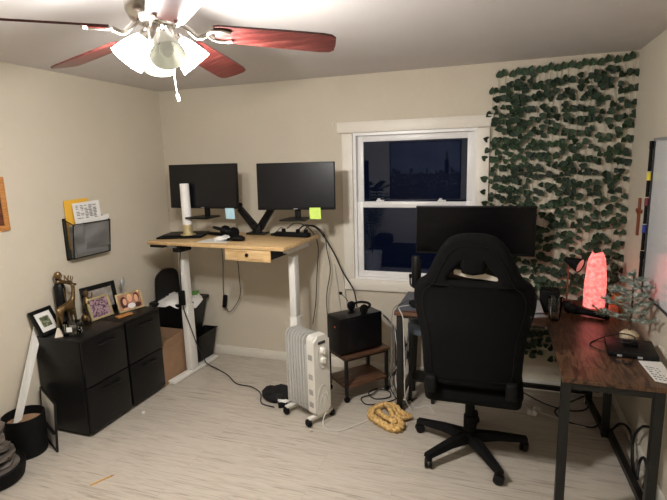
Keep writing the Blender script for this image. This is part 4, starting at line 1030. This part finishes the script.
# ------------------------------------------------------------------ whiteboard and cross on right wall
wbd = thing('whiteboard', 'whiteboard with grey metal edge on the right wall', 'whiteboard', (W, -1.2, 1.41))
by0, by1, bz0, bz1 = -1.85, -.572, .965, 1.86
b = MB(); b.box((W-.006, (by0+by1)/2, (bz0+bz1)/2), (.008, by1-by0-.02, bz1-bz0-.02)); build('panel', b, 'whiteboard', wbd, world=True)
b = MB(); b.box((W-.009, (by0+by1)/2, bz1-.008), (.016, by1-by0, .018)); b.box((W-.009, by0+.008, (bz0+bz1)/2), (.016, .016, bz1-bz0)); build('frame', b, 'silver', wbd, world=True)
b = MB(); b.box((W-.009, (by0+by1)/2, bz0+.006), (.016, by1-by0, .012)); b.box((W-.009, by1-.007, (bz0+bz1)/2), (.016, .014, bz1-bz0)); build('dark_edge', b, 'rubber', wbd, world=True)
zz = 1.845
for nm, ln, capm, lb in (('marker', .17, 'matte_black', 'black marker at the top of the whiteboard left edge'), ('marker', .14, 'yellow', 'black marker with yellow cap on the whiteboard left edge'), ('marker', .15, 'maroon', 'black marker with maroon cap on the whiteboard left edge'), ('marker', .15, 'blue', 'black marker with blue cap on the whiteboard left edge'), ('marker', .17, 'matte_black', 'lowest black marker on the whiteboard left edge')):
    t = thing(nm, lb, 'marker', (W-.028, by1-.004, zz-ln))
    cap = .045
    b = MB(); b.cyl((0, 0, 0), (0, 0, ln-cap), .0095, seg=12); build('barrel', b, 'matte_black', t)
    b = MB(); b.cyl((0, 0, ln-cap), (0, 0, ln), .0115, seg=12); build('cap', b, capm, t)
    zz -= ln+.006
b = MB(); b.box((W-.008, -.345, 1.388), (.014, .022, .235), bev=.003); b.box((W-.008, -.345, 1.425), (.014, .115, .022), bev=.003); b.cyl((W-.016, -.345, 1.425), (W-.02, -.345, 1.425), .016, seg=14)
single('wall_cross', b, 'redwood', 'small reddish brown wooden cross on the right wall beside the ivy', 'cross', (W, -.345, 1.388))

# ------------------------------------------------------------------ cables
def cable(pts, r, m, label, name='cable', brick=None, smooth=6, parts=True):
    b = MB(); b.tube(pts, r, seg=7, smooth=smooth)
    mats = [m]
    if brick:
        t = thing(name, label, 'cable', pts[0]); build('cord', b, m, t, world=True, angle=180)
        for c, s, rot in brick:
            k = MB(); k.box(c, s, rot=Euler(rot), bev=.006); build('power_brick', k, 'matte_black', t, world=True)
        return t
    return single(name, b, mats, label, 'cable', tuple(pts[0]), angle=180)
cable([(.50, -.53, 1.13), (.475, -.53, 1.0), (.478, -.545, .80), (.475, -.535, .62), (.50, -.50, .45), (.515, -.44, .25), (.512, -.36, .10), (.52, -.32, .03), (.66, -.36, .008), (.80, -.44, .008), (.95, -.56, .008), (1.10, -.58, .008), (1.22, -.66, .008), (1.30, -.80, .008), (1.42, -.83, .008)], .0045, 'cable_black', 'black power cord running down the left desk leg and across the floor', brick=[((.476, -.545, .70), (.05, .032, .125), (0, 0, .1))])
cable([(.60, -.10, 1.17), (.60, -.08, .95), (.575, -.06, .75), (.57, -.06, .62), (.59, -.06, .48), (.62, -.06, .44), (.68, -.06, .50), (.74, -.06, .60), (.745, -.06, .75), (.76, -.1, .95), (.78, -.2, 1.16)], .0035, 'cable_black', 'thin black charger cord hanging in a loop under the standing desk', brick=[((.578, -.06, .54), (.035, .03, .12), (0, .15, 0))])
cable([onD(.50, .17, .06), (1.50, -.28, 1.29), (1.58, -.20, 1.24), (1.66, -.10, 1.05), (1.74, -.10, .88), (1.86, -.2, .76), (1.92, -.32, .66)], .006, 'cable_black', 'thick black cord arching from the power strip down to the computer tower')
cable([onD(.38, .19, .06), (1.40, -.24, 1.30), (1.47, -.13, 1.24), (1.52, -.08, 1.1), (1.50, -.07, .85), (1.48, -.07, .6), (1.45, -.08, .40)], .004, 'cable_black', 'thin black cord hanging off the back of the standing desk, nearer the right leg')
cable([onD(.54, .19, .06), (1.53, -.21, 1.28), (1.59, -.12, 1.2), (1.60, -.08, 1.05), (1.62, -.07, .88), (1.58, -.07, .65), (1.59, -.07, .35)], .004, 'cable_black', 'thin black cord hanging off the right back corner of the standing desk')
cable([onD(.08, .18, .01), onD(.16, .16, .012), onD(.26, .19, .02), onD(.34, .17, .07), onD(.36, .17, .05)], .003, 'cable_black', 'short black cord running from the monitor arm to the power strip')
cable([(1.66, -.03, 1.0), (1.72, -.03, .80), (1.74, -.03, .60), (1.80, -.03, .40), (1.85, -.04, .2), (1.86, -.05, .02)], .004, 'cable_white', 'white cord hanging against the back wall beside the heater')
cable([(1.64, -.03, .93), (1.67, -.03, .70), (1.69, -.03, .45), (1.72, -.04, .22), (1.78, -.05, .02)], .0035, 'cable_white', 'thin white cord on the back wall, left one of the pair above the heater')
rn = random.Random(31)
labs = ['grey cord falling from the back of the computer tower, nearest the window wall', 'black cord falling steeply behind the computer tower', 'white cord falling from the computer tower to the floor beside the desk leg', 'black cord looping out behind the computer tower toward the desk leg', 'grey thin cord draped over the side table edge', 'black thin cord falling between the side table and the corner desk']
for i, lb in enumerate(labs):
    x0_ = 2.10+.02*i; y0_ = -.22+.015*i
    cable([(x0_-.02, y0_, .60-.03*i), (2.17+.01*i, -.22, .52-.02*i), (2.20+.012*i, -.25-.02*i, .38), (2.19+.025*i, -.28, .25+.02*(i % 3)), (2.25-.012*i, -.30-.02*i, .12), (2.26+.01*i, -.38-.03*i, .01), (2.30+.02*i, -.50+.02*i, .006)], .0035+.001*(i % 2), ['cable_grey', 'cable_black', 'cable_white', 'cable_black', 'cable_grey', 'cable_black'][i], lb)
cable([(2.08, -.33, .006), (2.03, -.42, .006), (2.10, -.50, .006), (2.20, -.45, .008), (2.18, -.36, .01), (2.10, -.36, .014), (2.07, -.45, .016), (2.0, -.52, .008), (2.06, -.60, .006), (2.16, -.56, .006), (2.24, -.48, .006), (2.28, -.40, .006)], .0045, 'cable_black', 'black cord lying in loops on the floor behind the yellow rope')
cable([(2.30, -.36, .006), (2.36, -.46, .006), (2.42, -.55, .006), (2.50, -.50, .006), (2.56, -.60, .006)], .004, 'cable_white', 'white cord on the floor under the left end of the corner desk')
hp = V((1.70, -.835, 0))
cable([(1.865, -.93, .09), (1.85, -.96, .03), (1.90, -1.01, .006), (1.99, -.99, .006), (2.08, -.88, .006), (2.14, -.78, .006), (2.18, -.66, .006)], .004, 'cable_white', 'white heater power cord curving over the floor to the yellow rope')
cable([(2.36, -.50, ZL+.008), (2.30, -.56, ZL+.008), (2.325, -.645, ZL+.002), (2.345, -.665, ZL-.03), (2.35, -.66, .6), (2.355, -.655, .35), (2.36, -.65, .12), (2.40, -.60, .008)], .0035, 'cable_white', 'white cord dropping over the desk edge down the left front leg')
cable([(2.37, -.42, ZL+.03), (2.33, -.36, ZL+.012), (2.285, -.50, ZL+.01), (2.265, -.62, ZL-.01), (2.262, -.64, .55), (2.255, -.62, .25), (2.28, -.56, .008)], .003, 'cable_grey', 'grey microphone cord hanging off the left end of the corner desk')
cable([(2.98, -.30, .45), (3.02, -.26, .2), (3.10, -.26, .01), (3.22, -.36, .006), (3.35, -.42, .006), (3.50, -.50, .006), (3.60, -.48, .006)], .003, 'cable_white', 'thin white cord crossing the floor under the corner desk')
cable([(3.0, -.22, .14), (3.15, -.20, .06), (3.30, -.24, .008), (3.45, -.30, .008), (3.56, -.26, .008), (3.60, -.2, .03)], .005, 'cable_black', 'black cord on the floor along the rear rail of the corner desk')
cable([(3.60, -.22, .12), (3.45, -.24, .03), (3.36, -.34, .008), (3.42, -.46, .008), (3.56, -.50, .008), (3.62, -.46, .02)], .006, 'cable_black', 'black cord looping on the floor in front of the rear right desk leg')
cable([(3.66, -.55, .012), (3.72, -.52, .07), (3.735, -.66, .125), (3.735, -.766, .106), (3.72, -.88, .03), (3.71, -1.0, .012)], .008, 'cable_black', 'thick black cord arched against the right wall, farther loop under the desk')
cable([(3.705, -.98, .012), (3.72, -.86, .03), (3.735, -.79, .08), (3.735, -.82, .172), (3.735, -.93, .281), (3.735, -1.045, .346)], .008, 'cable_black', 'thick black cord rising along the right wall, nearer loop under the desk')
cable([(3.71, -1.02, .012), (3.73, -.96, .08), (3.735, -1.013, .145), (3.735, -1.08, .12), (3.73, -1.09, .06), (3.725, -1.09, .012)], .008, 'cable_black', 'short black cord loop low on the right wall behind the near desk leg')
cable([(3.60, -1.10, ZL+.006), (3.50, -1.08, ZL+.005), (3.44, -.98, ZL+.005), (3.50, -.88, ZL+.006), (3.60, -.86, ZL+.04), (3.66, -.93, ZL+.05), (3.62, -1.02, ZL+.045), (3.56, -1.00, ZL+.045)], .003, 'cable_black', 'thin black cord coiled over the flat media box')
cable([(3.56, -1.11, ZL+.006), (3.52, -1.17, ZL+.005), (3.58, -1.21, ZL+.005), (3.61, -1.13, ZL+.006)], .0025, 'cable_black', 'short thin cord curl in front of the flat media box')
b = MB()
for i, (x, y) in enumerate(((3.20, -.42), (3.24, -.39), (3.22, -.46))): b.box((x, y, .02+.012*i), (.05, .035, .035), rot=Euler((.2*i, .1, .7*i)), bev=.006)
single('charger_plugs', b, 'cable_white', 'white charger plugs heaped on the floor under the corner desk', 'charger', (3.22, -.42, 0))

# ------------------------------------------------------------------ behind the camera (seen mirrored in the dark window)
def city(b, iw, ih, zc):
    rn = random.Random(12); y = -.0036
    def q(x0, x1, z0, z1, mi, d): b.quad((x0, y-d, z0), (x1, y-d, z0), (x1, y-d, z1), (x0, y-d, z1), mi=mi)
    z0 = zc-ih/2; q(-iw/2, iw/2, z0, z0+ih*.42, 1, 0)
    x = -iw/2
    while x < iw/2-.05:
        w = rn.uniform(.02, .06); h = ih*(.42+rn.choice((.02, .05, .08, .12, .03))); q(x, x+w, z0+ih*.4, z0+h, 1, .0002); x += w
    q(-iw*.33, -iw*.30, z0+ih*.4, z0+ih*.82, 1, .0002); q(-iw*.35, -iw*.28, z0+ih*.4, z0+ih*.68, 1, .0002)
    for k in range(260):
        x = rn.uniform(-iw/2+.02, iw/2-.02); z = z0+ih*(.08+.38*rn.random()**.7); w = rn.uniform(.004, .016); q(x, x+w, z, z+.006, 2, .0006)
    return ['citydark', 'citylight']
pic_frame('city_picture', 'large dark city panorama picture on the wall behind the camera', (1.70, YB+.012, 1.10), 1.22, .98, PI, 0, .015, 'black', 'citypic', stand=False, extra=city, cat='picture')
sf = thing('daybed', 'low dark daybed mirrored in the lower window pane', 'daybed', (1.6, -4.25, 0))
b = MB(); b.box((0, 0, .19), (1.5, .6, .30), bev=.07, seg=4); build('mattress', b, 'cloth', sf)
b = MB(); b.box((-.55, -.05, .42), (.30, .40, .20), bev=.08, seg=4); build('pillow', b, 'cloth', sf)
for s_ in (-1, 1):
    b = MB(); b.box((s_*.65, 0, .025), (.05, .5, .05)); build('leg', b, 'blackmetal', sf)
pl = thing('potted_palm', 'tall potted palm mirrored at the left side of the window', 'potted plant', (1.0, -3.72, 0))
b = MB(); b.lathe([(0, 0), (.13, 0), (.16, .32), (.145, .32), (.14, .28), (0, .28)], seg=28); build('pot', b, 'plantpot', pl)
b = MB(); rn = random.Random(17)
for i in range(12):
    a = i*2.4; hgt = 1.0+.45*rn.random(); rr = .2+.12*rn.random()
    pts = [V((0, 0, .28)), V((rr*.25*math.cos(a), rr*.25*math.sin(a), hgt*.6)), V((rr*.7*math.cos(a), rr*.7*math.sin(a), hgt)), V((rr*1.2*math.cos(a), rr*1.2*math.sin(a), hgt+.05))]
    b.tube(pts, .004, seg=5)
    for k in range(22):
        t = k/22; p = pts[1].lerp(pts[2], t*2) if t < .5 else pts[2].lerp(pts[3], t*2-1)
        for s in (-1, 1):
            d = V((-math.sin(a)*s, math.cos(a)*s, .15))+V((math.cos(a), math.sin(a), 0))*.5; e = p+d*.13*(1-.5*t); w = V((0, 0, .008))
            b.bm.faces.new([b.bm.verts.new(p-w), b.bm.verts.new(p+w), b.bm.verts.new(e)])
build('fronds', b, 'leaf', pl, smooth=False)

# ------------------------------------------------------------------ world, camera
w = bpy.data.worlds.new('night'); bpy.context.scene.world = w; w.use_nodes = True
w.node_tree.nodes['Background'].inputs[0].default_value = (.0035, .0055, .014, 1); w.node_tree.nodes['Background'].inputs[1].default_value = .6

yaw, pitch, roll, f = -.332145947, -.179741567, -.0271436312, 485.965625
fw = V((math.sin(yaw)*math.cos(pitch), math.cos(yaw)*math.cos(pitch), math.sin(pitch)))
rt0 = V((math.cos(yaw), -math.sin(yaw), 0)); up0 = rt0.cross(fw)
rt1 = rt0*math.cos(roll)+up0*math.sin(roll); up1 = -rt0*math.sin(roll)+up0*math.cos(roll)
cam = bpy.data.cameras.new('camera'); co = bpy.data.objects.new('camera', cam); C.objects.link(co)
cam.sensor_fit = 'HORIZONTAL'; cam.sensor_width = 36; cam.lens = f/667*36; cam.clip_start = .02
m = Matrix((rt1, up1, -fw)).transposed().to_4x4(); m.translation = V((2.94619289, -3.81851391, 1.77740405))
co.matrix_world = m
sc = bpy.context.scene; sc.camera = co
sc.view_settings.view_transform = 'Standard'; sc.view_settings.look = 'None'; sc.view_settings.gamma = 1; sc.view_settings.use_curve_mapping = False
sc.view_settings.exposure = 1.70
